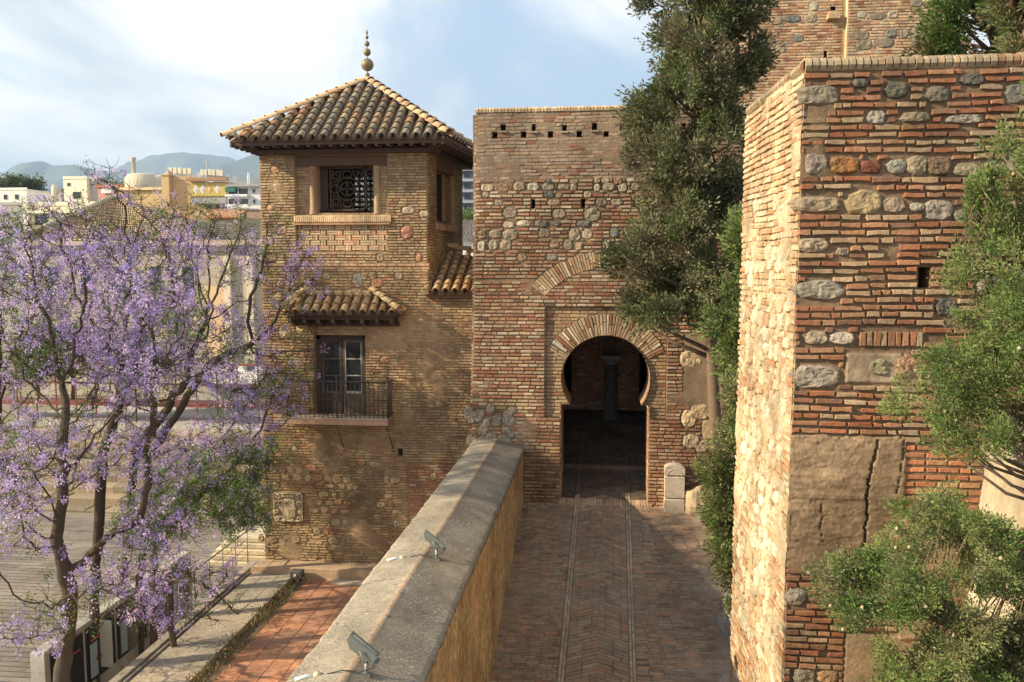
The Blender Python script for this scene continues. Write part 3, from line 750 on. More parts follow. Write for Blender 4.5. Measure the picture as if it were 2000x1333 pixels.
# lower wall (a little proud), full width to the gatehouse
LP = .04
Pl = lambda u, v, d: (u-.12*max(0, min(1, (tx(700)-u)/3))*max(0, (ZS0-v)/8.), TY-LP-d, v)
door = Rect(tx(618, 740), tx(715, 740), tz(812), tz(655)); hole = Rect(tx(778, 880), tx(787, 880), tz(889), tz(873))
rub = []
rr = [(tz(y), .085+.035*rng.random(), .13, d) for y, d in [(540, .25), (556, .3), (690, .12), (725, .15), (862, .4), (880, .5), (905, .5), (921, .6), (936, .7), (951, .7), (966, .7), (982, .7), (998, .5), (1020, .3), (1040, .3), (1058, .45), (1080, .3), (1100, .6), (1115, .6), (1128, .5)]]
shield = Rect(tx(534, 990), tx(597, 990), tz(1024), tz(960))
rub = stone_rows(rng, tx(508, 900), tx(795, 900), rr, PAL_STONEW, avoid=[door, hole, shield])
rub += [(tx(x, y), tz(y), a, b, .05, c) for x, y, a, b, c in [(592, 640, .2, .15, (.5, .36, .22)), (560, 650, .2, .22, (.5, .4, .26)), (752, 702, .14, .1, (.52, .3, .18)), (738, 553, .18, .14, (.5, .26, .17)), (700, 548, .16, .22, (.36, .33, .27)),
                                                        (612, 915, .2, .12, (.45, .24, .16)), (625, 660, .1, .1, (.5, .4, .3))] if not (door.u0-a < tx(x, y) < door.u1+a and door.v0-b < tz(y) < door.v1+b)]
rub2 = stone_rows(rng, tx(805, 900), tx(920, 900), [(tz(y), .12, .17, .5) for y in (925, 948, 560, 572)], PAL_STONEW)
joint = tx(797, 800)
corner = Rect(TUR+.02, 9, tz(580), 99)
masonry(mb, Pl, TU0, TU1, tz(900), ZS0, rng, PAL_TOW[:3], .086, depth=.03, gap=.025, hf=.6, holes=[door, hole, corner], stones=[s_ for s_ in rub if s_[1] > tz(900)], wob=.006, drop=.02, wav=.02)
masonry(mb, Pl, TU0-.02, joint, Z_TER-.5, tz(900), rng, PAL_TOWLOW, .084, depth=.034, hf=.58, holes=[shield], stones=[s_ for s_ in rub if s_[1] <= tz(900)], wob=.009, wav=.05, gap=.03, drop=.04)
masonry(mb, Pl, joint+.03, TU1, Z_TER-.5, tz(900), rng, PAL_GATE_LOW, .088, depth=.024, stones=[s_ for s_ in rub2 if s_[1] <= tz(900)], wob=.007, drop=.03)
def tld(u, v):
    d = .006*nz(u*5, v*5, 1)
    x0, x1, y0, y1 = tx(798, 700), tx(912, 700), tz(830), tz(600)     # old render patch right of the balcony window
    k = min(1, max(0, min(u-x0, x1-u, v-y0, y1-v)*1.6+.35*nz(u*1.7, v*1.7, 4)))
    k2 = min(1, max(0, min(u-tx(716), tx(800)-u, v-tz(700), tz(620)-v)*3)+max(0, min(u-tx(640), tx(790)-u, v-tz(890), tz(835)-v)*3))
    x2 = max(0, min(1, (nz(u*.8, v*.8, 9)-.25)*5))*(1 if v < tz(640) else .3)
    d += .034*max(k if nz(u*2.2, v*2.2, 7) > -.28 else 0, k2, x2)+.012*nz(u*7, v*7, 3)*max(k, x2)
    return d
def tlc(u, v):
    b = (.31, .225, .135) if u < joint or v > tz(900) else (.25, .16, .10)
    return tuple(x*(1+.5*nz(u*.8, v*.8, 5)+.15*nz(u*5, v*5, 2)) for x in b)
backing(mb, Pl, TU0-.02, TU1, Z_TER-.5, ZS0, .07, None, void=[door, hole, corner], ulines=[door.u0, door.u1, hole.u0, hole.u1, corner.u0], vlines=[door.v0, door.v1, hole.v0, hole.v1, corner.v0], dfun=tld, cfun=tlc)
for h, dp in ((door, .45), (hole, .4)):
    a, b, c, d = (h.u0, h.v0), (h.u1, h.v0), (h.u1, h.v1), (h.u0, h.v1)
    for p, q in ((a, b), (b, c), (c, d), (d, a)): mb.quad(Pl(*p, .01), Pl(*q, .01), Pl(*q, -dp), Pl(*p, -dp), (.42, .30, .19))
mb.quad(*[Pl(p[0], p[1], -.39) for p in ((hole.u0, hole.v0), (hole.u1, hole.v0), (hole.u1, hole.v1), (hole.u0, hole.v1))], (.1, .07, .05))
mb.quad((TU0, TY-LP, ZS0), (TUR, TY-LP, ZS0), (TUR, TY, ZS0), (TU0, TY, ZS0), (.5, .38, .24))
# right face: runs back and slightly outwards
TD = 3.9; SH = .10
Pr = lambda u, v, d: (TUR+SH*u+d, TY+u, v)
def ru(px, py=400):                               # pixel on the right face -> distance along it
    dd = ray(px, py); t = (TUR-SH*TY)/(dd.x-SH*dd.y); return dd.y*t-TY, CAMZ+dd.z*t
rw0, rw1 = ru(852)[0], ru(888)[0]; rzb = ru(855, 437)[1]; rzt = ru(855, 312)[1]
rrec = Rect(rw0, rw1, rzb, rzt)
so_ = Rect(ru(855)[0]+.1, ru(876)[0], ru(858, 430)[1], ru(858, 335)[1])
masonry(mb, Pr, 0, TD, tz(578), TTOP, rng, PAL_TOW, .083, depth=.018, holes=[rrec], wob=.005)
backing(mb, Pr, 0, TD, tz(600), TTOP+.15, .12, None, void=[rrec], ulines=[rrec.u0, rrec.u1], vlines=[rrec.v0, rrec.v1], cfun=tc_)
Prr = lambda u, v, d: Pr(u, v, d-.14)
masonry(mb, Prr, rrec.u0, rrec.u1, rrec.v0, rrec.v1-.35, rng, PAL_TOW, .083, depth=.012, holes=[so_])
backing(mb, Prr, rrec.u0, rrec.u1, rrec.v0, rrec.v1, .12, None, void=[so_], ulines=[so_.u0, so_.u1], vlines=[so_.v0, so_.v1], cfun=tc_)
for h, P_, dp in ((rrec, Pr, .14), (so_, Prr, .4)):
    a, b, c, d = (h.u0, h.v0), (h.u1, h.v0), (h.u1, h.v1), (h.u0, h.v1)
    for p, q in ((a, b), (b, c), (c, d), (d, a)): mb.quad(P_(*p, .01), P_(*q, .01), P_(*q, -dp), P_(*p, -dp), (.5, .34, .2))
mb.quad(*[Prr(p[0], p[1], -.3) for p in ((so_.u0, so_.v0), (so_.u1, so_.v0), (so_.u1, so_.v1), (so_.u0, so_.v1))], (.03, .022, .018))
# left and rear walls, with a window opening in the rear so that daylight shows through the lattice
bw = Rect(-8.45, -6.3, wo.v0-.1, wo.v1+.1)
backing(mb, lambda u, v, d: (u, TY+TD, v), TU0, TUR+SH*TD, Z_TER-.5, TTOP+.1, .5, (.5, .37, .23), void=[bw], ulines=[bw.u0, bw.u1], vlines=[bw.v0, bw.v1])
masonry(mb, lambda u, v, d: (TU0-d, TY+u, v), 0, TD, Z_TER-.5, TTOP, rng, PAL_TOW, .09, depth=.02)
mb.quad((TU0, TY, Z_TER-.5), (TU0, TY+TD, Z_TER-.5), (TU0, TY+TD, TTOP+.1), (TU0, TY, TTOP+.1), (.5, .37, .23))
mb.box(TU0+.05, TUR+.05, TY+.6, TY+TD-.02, wo.v0-.35, wo.v0-.25, (.3, .2, .12))
mb.box(TUR-.02, TU1, TY+2.2, TY+2.6, Z_TER, tz(510), (.5, .37, .23))
twall = mb.build('wall', M_mason, tow)
# pilaster in the window recess, sill on edge
mb = MB(); x0, x1 = tx(606), tx(622)
mb.lathe(((x0+x1)/2, TY+RD-.0, win.v0+.02), [(.12, 0), (.12, .12), (.1, .14), (.1, wo.v1-wo.v0-.22), (.115, wo.v1-wo.v0-.2), (.13, wo.v1-wo.v0-.12), (.13, beamz-win.v0-.03)], (.42, .28, .175), 14)
mb.build('pilaster', M_mason, tow); mb = MB()
x0 = tx(738); mb.lathe((x0, TY+RD, win.v0+.02), [(.11, 0), (.1, .14), (.1, wo.v1-wo.v0-.22), (.12, beamz-win.v0-.03)], (.40, .30, .19), 14)
mb.build('pilaster', M_mason, tow)
mb = MB(); u = win.u0-.05
zs0, zs1 = tz(437), tz(420)
while u < win.u1+.04:
    c = jit((.62, .46, .28), .12, rng); ww = .062
    prof2 = [(TY-.06, zs0), (TY-.10, zs0+.05), (TY-.07, zs1-.05), (TY+.0, zs1), (TY+RD+.05, zs1+.03), (TY+RD+.05, zs0)]
    vs = [(x, y, z) for x in (u, u+ww*.78) for y, z in prof2]
    mb.add(vs, [(0, 1, 2, 3, 4, 5), (11, 10, 9, 8, 7, 6)]+[(i, (i+1) % 6, 6+(i+1) % 6, 6+i) for i in range(6)], c); u += ww
mb.box(win.u0-.04, win.u1+.02, TY-.045, TY+.1, zs0-.02, zs1-.03, (.45, .32, .2)); mb.box(win.u0-.08, win.u1+.05, TY-.10, TY, zs0-.035, zs0, (.55, .33, .2))
mb.build('window_sill', M_mason, tow)
mb = MB(); a, b = rrec.u0-.1, rrec.u1+.05
for k in range(14):
    p = a+(b-a)*k/14; c = jit((.55, .38, .22), .12, rng)
    vs = [Pr(p, rrec.v0-.2, -.02), Pr(p+.15, rrec.v0-.2, -.02), Pr(p+.15, rrec.v0-.2, .09), Pr(p, rrec.v0-.2, .09), Pr(p, rrec.v0+.02, -.02), Pr(p+.15, rrec.v0+.02, -.02), Pr(p+.15, rrec.v0-.03, .09), Pr(p, rrec.v0-.03, .09)]
    mb.add(vs, [(0, 1, 2, 3), (4, 5, 6, 7), (0, 1, 5, 4), (2, 3, 7, 6), (0, 3, 7, 4), (1, 2, 6, 5)], c)
mb.build('window_sill', M_mason, tow)
mb = MB(); mb.box(win.u0+.01, win.u1-.01, TY+.02, TY+.5, beamz, tz(304), (.11, .075, .055), .01)
mb.build('lintel', M_wood, tow)
mb = MB(); mb.obox(Pr((rrec.u0+rrec.u1)/2, rrec.v1-.15, -.07), ((rrec.u1-rrec.u0)/2*SH, (rrec.u1-rrec.u0)/2-.02, 0), (.06, 0, 0), (0, 0, .15), (.2, .12, .07)); mb.build('lintel', M_wood, tow)
mb = MB(); a_, b_ = so_.u1-.16, so_.u1+.02; vs = [Prr(u_, v_, d_) for v_ in (so_.v0, so_.v1) for u_ in (a_, b_) for d_ in (-.7, -.07)]
mb.add(vs, [(0, 1, 3, 2), (4, 5, 7, 6), (0, 1, 5, 4), (2, 3, 7, 6), (0, 2, 6, 4), (1, 3, 7, 5)], (.05, .037, .03)); mb.build('shutter', M_wood, tow)
# carved lattice shutters in the window
lat = MB(); fx0, fx1, fz0, fz1 = tx(637), tx(728), wo.v0+.06, wo.v1-.02; yl = TY+RD+.22
DW = (.06, .045, .035)
def bar(x0, x1, z0, z1, y=yl, t=.03): lat.box(x0, x1, y-t, y+t, z0, z1, DW)
for z in (fz0, fz1-.06): bar(wo.u0, wo.u1, z, z+.06)
for x in (fx0-.03, fx0+.08, tx(709), tx(712), tx(728)-.03): bar(x, x+.045, fz0, fz1)
bar(wo.u0, fx0-.02, wo.v0, wo.v1, yl+.06, .02)
pcx = (fx0+.1+tx(709))/2; pcz = (fz0+fz1)/2; pw_, ph_ = (tx(709)-fx0-.1)/2, (fz1-fz0)/2-.06
def ringb(cx_, cz_, r, rz=None, w_=.035, n=16, y=yl):
    rz = rz or r; lat.tube([(cx_+r*math.cos(2*math.pi*k/n), y, cz_+rz*math.sin(2*math.pi*k/n)) for k in range(n+1)], w_/2*1.3, DW, 5, False)
ringb(pcx, pcz, pw_*.42, ph_*.34); ringb(pcx, pcz+ph_*.72, pw_*.26, ph_*.2); ringb(pcx, pcz-ph_*.72, pw_*.26, ph_*.2)
ringb(pcx-pw_*.72, pcz, pw_*.24, ph_*.22); ringb(pcx+pw_*.72, pcz, pw_*.24, ph_*.22); ringb(pcx, pcz, pw_*.68, ph_*.58)
bar(pcx-.02, pcx+.02, pcz-ph_*.35, pcz+ph_*.35); bar(pcx-pw_*.42, pcx+pw_*.42, pcz-.02, pcz+.02)
for s1 in (-1, 1):
    for s2 in (-1, 1):
        ringb(pcx+s1*pw_*.7, pcz+s2*ph_*.62, pw_*.16, ph_*.13)
        lat.tube([(pcx+s1*pw_, yl, pcz+s2*ph_*.3), (pcx+s1*pw_*.5, yl, pcz+s2*ph_*.42), (pcx+s1*pw_*.3, yl, pcz+s2*ph_)], .022, DW, 5)
        lat.tube([(pcx+s1*pw_, yl, pcz+s2*ph_*.85), (pcx+s1*pw_*.4, yl, pcz+s2*ph_*.85)], .02, DW, 5)
        lat.tube([(pcx+s1*pw_*.88, yl, pcz+s2*ph_), (pcx+s1*pw_*.88, yl, pcz+s2*ph_*.4)], .02, DW, 5)
for k in range(5):
    z = fz0+.1+k*(fz1-fz0-.2)/4; bar(tx(713), tx(728), z-.02, z+.02)
    ringb((tx(714)+tx(727))/2, z+.1, .07, .08, .03, 8)
lat.build('lattice', M_wood, tow)
lat = MB()                                        # the same lattice in the rear opening
for k in range(12):
    x = bw.u0+(bw.u1-bw.u0)*k/11; lat.box(x-.035, x+.035, TY+TD-.03, TY+TD+.03, bw.v0, bw.v1, DW)
for k in range(10):
    z = bw.v0+(bw.v1-bw.v0)*k/9; lat.box(bw.u0, bw.u1, TY+TD-.028, TY+TD+.028, z-.045, z+.045, DW)
lat.box(bw.u0+.95, bw.u1, TY+TD+.03, TY+TD+.06, bw.v0, bw.v1, DW)
lat.build('lattice', M_wood, tow)
# ---- roof
ev = PY(445, 275, TY-.92); ev2 = PY(871, 279, TY-.92)
ZE = ev.z
cFL = Vector((ev.x, TY-.92, ZE)); cFR = Vector((ev2.x, TY-.92, ZE)); cBR = Vector((ev2.x+.53, TY+TD+.75, ZE)); cBL = Vector((ev.x+.1, TY+TD+.75, ZE))
ap = PY(718, 163, TY+2.0)
mb = MB()
def sag(p, up=.0): return p
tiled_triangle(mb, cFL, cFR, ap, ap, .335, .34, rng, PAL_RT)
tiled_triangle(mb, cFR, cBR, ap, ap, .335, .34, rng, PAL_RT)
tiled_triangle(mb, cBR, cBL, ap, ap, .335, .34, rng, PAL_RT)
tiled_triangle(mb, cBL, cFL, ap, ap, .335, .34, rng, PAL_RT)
roof = mb.build('roof', M_tile, tow)
for c in (cFL, cFR, cBR, cBL):
    mb = MB(); hip_ridge(mb, c+(c-ap).normalized()*.12+Vector((0, 0, .05)), ap+Vector((0, 0, .02)), .125, .36, rng, [(3, (.55, .40, .24)), (1, (.5, .3, .18))])
    mb.build('hip_ridge', M_tile, roof)
mb = MB()                                        # eaves: boards and rafter tails
DK = (.075, .05, .038)
b0 = .0
for (p, q, nrm) in ((cFL, cFR, Vector((0, 1, 0))), (cFR, cBR, Vector((-1, 0, 0))), (cBL, cFL, Vector((1, 0, 0))), (cBR, cBL, Vector((0, -1, 0)))):
    U = (q-p).normalized(); L = (q-p).length
    mid = (p+q)/2
    mb.obox(mid+nrm*.08+Vector((0, 0, -.10)), U*(L/2-.06), nrm*.03, Vector((0, 0, .05)), DK)
    mb.obox(mid+nrm*.40+Vector((0, 0, -.02)), U*(L/2-.4), nrm*.36, Vector((0, 0, .02)), (.09, .06, .045))
    mb.obox(mid+nrm*.62+Vector((0, 0, -.27)), U*(L/2-.55), nrm*.10, Vector((0, 0, .06)), DK)
    k = int(L/.33)
    for i in range(1, k):
        c = p+U*(L*i/k)+nrm*.35+Vector((0, 0, -.12)); mb.obox(c, U*.05, nrm*.28, Vector((0, 0, .06)), DK)
        mb.obox(c+nrm*-.24+Vector((0, 0, -.03)), U*.05, nrm*.05, Vector((0, 0, .05)), DK)
for (c, s1, s2) in ((cFL, 1, 1), (cFR, -1, 1), (cBR, -1, -1), (cBL, 1, -1)):
    mb.obox(c+Vector((s1*.45, s2*.45, -.15)), Vector((s1*.4, s2*.4, -.03)), Vector((s2*.04, -s1*.04, 0)), Vector((0, 0, .06)), DK)
mb.box(cFL.x+.5, cFR.x-.4, TY-.12, TY+TD+.1, TTOP-.05, TTOP+.08, (.16, .10, .06))
mb.build('eaves', M_wood, roof)
mb = MB(); s_ = (ap.z-0)
fzp = lambda py: PY(717, py, ap.y).z-ap.z
k_ = ap.y/F*1.005
def ball(r, zc, n=8): return [(max(.012, r*math.sin(math.pi*i/n)), zc-r*math.cos(math.pi*i/n)) for i in range(n+1)]
pr = [(.03, -.1), (.02, fzp(158)), (.02, fzp(151))]+ball(.075, fzp(147))+[(.018, fzp(141))]+ball(12.3*k_, fzp(127), 12)+[(.016, fzp(112))]+ball(7.3*k_, fzp(102.5), 10)+[(.015, fzp(93))]+ball(5.2*k_, fzp(86))+[(.013, fzp(79))]+ball(3.4*k_, fzp(73))+[(.013, fzp(68)), (.045, fzp(65)), (.02, fzp(61)), (.004, fzp(57))]
mb.lathe(ap, pr, (.20, .17, .10), 20); mb.build('finial', M_iron, roof)
# ---- little side roof between tower and gatehouse
mb = MB(); a = PY(823, 572, TY-.35); b = PY(930, 578, TY-.35)
t0 = PY(868, 490, TY+2.2); t1 = PY(932, 505, TY+2.2)
tiled_triangle(mb, a, Vector((b.x+.1, a.y, a.z)), Vector((t0.x+.0, t0.y, t0.z)), Vector((t1.x+.6, t0.y, t1.z)), .30, .36, rng, PAL_RT2)
mb.box(a.x+.1, b.x, TY-.25, TY+.3, a.z-.16, a.z-.03, (.14, .09, .06))
sr = mb.build('side_roof', M_tile, tow)
mb = MB(); hip_ridge(mb, t1+Vector((.1, 0, .02)), t0+Vector((-.05, 0, .08)), .15, .38, rng, PAL_RT2); mb.build('ridge', M_tile, sr)
# ---- awning roof over the balcony window
mb = MB(); AO = .75
a = PY(550, 606, TY-AO); b = PY(776, 618, TY-AO); za = (a.z+b.z)/2
t0 = PY(600, 574, TY-LP); t1 = PY(726, 576, TY-LP); wl = PY(548, 606, TY-LP); wr = PY(792, 610, TY-LP)
A, B = Vector((a.x, TY-AO, za)), Vector((b.x, TY-AO, za)); T0, T1 = Vector((t0.x, TY-LP, t0.z)), Vector((t1.x, TY-LP, t0.z))
tiled_triangle(mb, A, B, T0, T1, .30, .33, rng, PAL_RT2)
tiled_triangle(mb, B, Vector((B.x+.05, TY-LP, za)), T1, T1, .30, .33, rng, [(1, (.48, .33, .2))])
tiled_triangle(mb, Vector((A.x-.05, TY-LP, za)), A, T0, T0, .30, .33, rng, [(1, (.48, .33, .2))])
mb.obox((T0+T1)/2+Vector((0, 0, .03)), ((T1-T0).length/2+.1, 0, 0), (0, .06, 0), (0, 0, .06), (.5, .38, .24))
aw = mb.build('awning_roof', M_tile, tow)
mb = MB()
hip_ridge(mb, B+Vector((.04, -.06, .03)), T1+Vector((0, -.04, .06)), .11, .36, rng, [(1, (.60, .42, .22))]); mb.build('hip_ridge', M_tile, aw); mb = MB(); hip_ridge(mb, A+Vector((-.06, -.06, .03)), T0+Vector((0, -.04, .06)), .11, .36, rng, [(1, (.56, .40, .22))])
mb.build('hip_ridge', M_tile, aw)
mb = MB(); mb.box(A.x+.04, B.x-.04, TY-AO+.03, TY-LP, za-.09, za-.03, DK); mb.box(A.x+.12, B.x-.1, TY-AO+.12, TY-AO+.22, za-.2, za-.09, DK)
for i in range(8):
    x = A.x+.2+(B.x-A.x-.4)*i/7; mb.box(x-.05, x+.05, TY-AO+.08, TY-LP, za-.3, za-.09, DK); mb.box(x-.04, x+.04, TY-AO+.3, TY-LP, za-.4, za-.3, DK)
mb.box(A.x+.1, B.x-.1, TY-LP-.12, TY-LP, za-.42, za-.3, DK)
mb.build('brackets', M_wood, aw)
# ---- balcony window
wd = MB(); yw = TY+.14; DG = (.055, .045, .038)
W0, W1, WZ0, WZ1 = door.u0, door.u1, door.v0, door.v1
for x0, x1, z0, z1 in ((W0, W0+.12, WZ0, WZ1), (W1-.1, W1, WZ0, WZ1), (W0, W1, WZ1-.14, WZ1)): wd.box(x0, x1, yw-.05, yw+.05, z0, z1, DG)
fw = wd.build('window_frame', M_wood, tow)
mid = tx(668, 740)
def leaf(x0, x1, col, y):
    l = MB(); zl0, zl1 = WZ0+.02, WZ1-.15; fr = .075
    l.box(x0, x0+fr, y-.03, y+.03, zl0, zl1, col); l.box(x1-fr, x1, y-.03, y+.03, zl0, zl1, col)
    l.box(x0+fr, x1-fr, y-.028, y+.028, zl1-fr, zl1, col)
    zp = zl0+(zl1-zl0)*.30
    l.box(x0+fr, x1-fr, y-.028, y+.028, zl0, zl0+fr, col); l.box(x0+fr, x1-fr, y-.02, y+.02, zl0+fr, zp-.04, tuple(c*.8 for c in col)); l.box(x0+fr, x1-fr, y-.028, y+.028, zp-.04, zp+.03, (.30, .28, .25) if col[0] > .08 else (.1, .08, .07))
    n = 3
    for k in range(1, n):
        z = zp+(zl1-fr-zp)*k/n; l.box(x0+fr, x1-fr, y-.024, y+.018, z-.016, z+.016, (.36, .34, .30) if col[0] > .08 else (.12, .1, .08))
    lc = (.36, .34, .30) if col[0] > .08 else (.12, .1, .08)
    l.box(x0+fr-.01, x0+fr+.014, y-.034, y, zp, zl1-fr, lc); l.box(x1-fr-.014, x1-fr+.01, y-.034, y, zp, zl1-fr, lc)
    o = l.build('window_leaf', M_wood, tow)
    g = MB(); g.box(x0+fr, x1-fr, y-.003, y+.003, zp, zl1-fr, (.02, .02, .02)); g.build('pane', M_glass, o)
leaf(mid+.01, W1-.1, (.10, .085, .07), yw)
leaf(W0+.12, mid-.01, (.06, .05, .042), yw)
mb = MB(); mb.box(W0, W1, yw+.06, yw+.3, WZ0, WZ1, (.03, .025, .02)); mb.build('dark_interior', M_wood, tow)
# ---- balcony
BP = .62; bx0, bx1 = tx(566, 800)+.02, tx(752, 800)-.05; yb = TY-LP-BP
zb0, zb1 = PY(660, 831, yb).z, PY(660, 819, yb).z
bx0, bx1 = PY(560, 800, yb).x, PY(757, 800, yb).x; bzt = PY(660, 746, yb).z
mb = MB(); mb.box(bx0, bx1, yb, TY-LP, zb0, zb1, (.42, .28, .2), .01); mb.box(bx0-.02, bx1+.02, yb-.02, TY-LP, zb1, zb1+.03, (.5, .42, .32))
bal = mb.build('balcony_slab', M_stone, tow)
mb = MB(); IR = (.075, .06, .05)
def rail(x0, y0_, x1, y1_, n, posts):
    for z, r in ((bzt, .024), (zb1+.12, .016), (zb1+(bzt-zb1)*.52, .013)): mb.tube([(x0, y0_, z), (x1, y1_, z)], r, IR, 5)
    for i in range(n+1):
        t = i/n; p = i in posts; x, y = x0+(x1-x0)*t, y0_+(y1_-y0_)*t
        mb.tube([(x, y, zb1), (x, y, bzt+(.09 if p else 0))], .026 if p else .0125, IR, 5)
        if p: mb.lathe((x, y, bzt+.09), [(.01, 0), (.035, .03), (.035, .06), (.004, .1)], IR, 8)
rail(bx0, yb+.02, bx1, yb+.02, 22, (0, 11, 22)); rail(bx0, yb+.02, bx0, TY-LP, 5, ()); rail(bx1, yb+.02, bx1, TY-LP, 5, ())
mb.build('railing', M_iron, bal)
for px in (0.5, 1.0):
    mb = MB(); x = bx0+(bx1-bx0)*px-.03
    mb.tube([(x, yb+.05, zb0), (x+.01, yb+.25, zb0-.35), (x+.03, TY-LP-.12, zb0-.7), (x+.03, TY-LP, zb0-.82)], .018, IR, 6); mb.tube([(x+.03, TY-LP-.04, zb0-.86), (x+.1, TY-LP-.1, zb0-.88)], .02, IR, 6)
    mb.build('strut', M_iron, bal)
# ---- carved coat of arms
mb = MB(); sx0, sx1, sz0, sz1 = tx(538, 990), tx(594, 990), tz(1019), tz(964); yv = TY-LP
SC_ = (.56, .48, .33); scx, scz = (sx0+sx1)/2, (sz0+sz1)/2-.02; hw_, hh_ = (sx1-sx0)/2, (sz1-sz0)/2
mb.box(sx0, sx1, yv-.07, yv+.05, sz0, sz1, (.30, .25, .17))
for x0, x1, z0, z1 in ((sx0, sx1, sz1-.03, sz1), (sx0, sx1, sz0, sz0+.03), (sx0, sx0+.025, sz0, sz1), (sx1-.03, sx1, sz0, sz1)): mb.box(x0, x1, yv-.11, yv-.04, z0, z1, SC_)
outl = [(-.55, .62), (-.2, .72), (.2, .72), (.55, .62), (.62, .1), (.5, -.4), (.25, -.66), (0, -.74), (-.25, -.66), (-.5, -.4), (-.62, .1)]
Q = lambda x, z, d: (scx+x*hw_*.8, yv-d-.02, scz+z*hh_*.85)
vs = [Q(x, z, .05) for x, z in outl]+[Q(x*.97, z*.97, .10) for x, z in outl]+[Q(x*.88, z*.9, .105) for x, z in outl]+[Q(x*.84, z*.86, .085) for x, z in outl]; m_ = len(outl)
mb.add(vs, [(r*m_+i, r*m_+(i+1) % m_, (r+1)*m_+(i+1) % m_, (r+1)*m_+i) for r in range(3) for i in range(m_)]+[tuple(range(3*m_, 4*m_))], SC_)
for k in range(5): mb.box(scx+.02+k*.045, scx+.04+k*.045, yv-.14, yv-.08, scz-.30+.05*(k == 4), scz-.03, (.6, .5, .34))
mb.box(scx-.02, scx+.24, yv-.142, yv-.08, scz-.04, scz-.01, (.6, .5, .34)); mb.box(scx-.015, scx+.005, yv-.14, yv-.08, scz-.3, scz+.0, (.6, .5, .34))
for k in range(2): mb.tube([(scx-.22+.2*k+.08*math.cos(a_*.7), yv-.13, scz+.16+.06*math.sin(a_*.7)) for a_ in range(8)], .018, SC_, 5)
for s1 in (-1, 1):
    for (ox, oz, rr_, ph) in ((.32, .12, .09, 0), (.36, -.12, .07, 2), (.3, -.32, .08, 4), (.3, .32, .08, 1), (.14, .36, .06, 3), (.12, -.38, .05, 5)):
        mb.tube([(scx+s1*(ox*hw_/.42+rr_*(1-k*.07)*math.cos(ph+k*.75)), yv-.095-.004*k, scz+oz*hh_/.42+rr_*(1-k*.07)*math.sin(ph+k*.75)) for k in range(10)], [.026-.0015*k for k in range(10)], jit(SC_, .1, rng), 5)
for k in range(5): mb.lathe((scx-.14+.07*k, yv-.10, scz+hh_*.72), [(.005, 0), (.03, .02), (.03, .05), (.005, .08)], SC_, 7)
mb.build('coat_of_arms', M_stone, tow)
# ================================================================ NEAR CORNER TOWER (right)
NY_ = 10.9
def nx_(px, py=600): return PY(px, py, NY_).x
def nzz(py, px=1600): return PY(px, py, NY_).z
near = empty('corner_tower', (nx_(1800), NY_+2, -1.5), 'massive near corner of red brick and big stones, its left side blazing with sun', 'tower')
cT = PY(1572, 140, NY_); cB = PY(1538, 1100, NY_)
def edge_x(v): return cT.x+(cB.x-cT.x)*(cT.z-v)/(cT.z-cB.z)
LEAN = (cB.x-cT.x)/(cT.z-cB.z)                      # batter: lower = further left
NXC = cT.x; NZT = nzz(138); NZB = -1.8
Pn = lambda u, v, d: (u+LEAN*(cT.z-v)*max(0, 1-(u-NXC)/2.5), NY_-d, v)
def nu(px, py): p = PY(px, py, NY_); u = p.x; sh = LEAN*(cT.z-p.z); return (u-sh*(1+NXC/2.5))/(1-sh/2.5) if u-sh < NXC+2.5 else u
mb = MB()
TN, DK2, OR = (.46, .39, .29), (.19, .19, .17), (.46, .22, .09)
lst = [(1600, 187, 36, 19, TN), (1680, 165, 14, 9, DK2), (1750, 180, 24, 16, (.17, .18, .14)), (1830, 190, 22, 16, (.24, .24, .21)), (1897, 163, 22, 11, (.17, .17, .15)), (1990, 192, 26, 18, (.30, .28, .24)),
       (1710, 232, 17, 14, (.52, .48, .40)), (1786, 233, 28, 10, (.42, .35, .24)), (1882, 238, 35, 9, (.44, .38, .3)), (1592, 320, 23, 22, (.44, .38, .32)), (1647, 324, 28, 17, OR), (1700, 328, 20, 13, (.28, .11, .07)),
       (1750, 328, 18, 14, (.5, .46, .38)), (1790, 326, 19, 19, (.44, .37, .25)), (1833, 328, 23, 19, (.26, .19, .13)), (1887, 336, 26, 13, (.47, .40, .26)), (1938, 335, 21, 15, DK2), (1988, 326, 20, 22, (.44, .38, .32)),
       (1595, 400, 44, 16, (.46, .38, .27)), (1687, 397, 35, 25, (.46, .37, .22)), (1745, 402, 22, 16, (.40, .32, .24)), (1790, 407, 14, 9, (.36, .36, .3)), (1832, 412, 27, 21, (.44, .39, .34)), (1885, 424, 22, 13, (.34, .31, .26)),
       (1980, 416, 28, 20, (.42, .35, .22)), (1588, 479, 30, 15, (.5, .43, .32)), (1645, 492, 12, 8, (.4, .34, .26)), (1600, 567, 46, 20, (.48, .42, .33)), (1848, 600, 20, 17, (.10, .115, .11)), (1592, 660, 24, 14, (.48, .42, .32)),
       (1643, 660, 25, 13, (.55, .50, .42)), (1718, 715, 21, 17, (.36, .33, .20)), (1770, 714, 22, 24, (.44, .27, .18)), (1595, 736, 46, 23, (.44, .39, .33)), (1570, 1322, 22, 18, (.42, .37, .28)), (1615, 1320, 20, 14, (.48, .3, .16)), (1555, 1165, 20, 20, (.4, .36, .3)), (1940, 560, 30, 18, TN), (1960, 720, 30, 22, TN), (1900, 500, 24, 14, TN)]
pxm = NY_/F
nst = [(nu(x, y), nzz(y), a*pxm*1.02, b*pxm, .055, jit(tuple(q*.66 for q in c), .08, rng)) for x, y, a, b, c in lst]
nh = [Rect(nu(1793, 540), nu(1817, 540), nzz(562), nzz(522))]
sold = Rect(nu(1678, 660), nu(1802, 660), nzz(676), nzz(646))
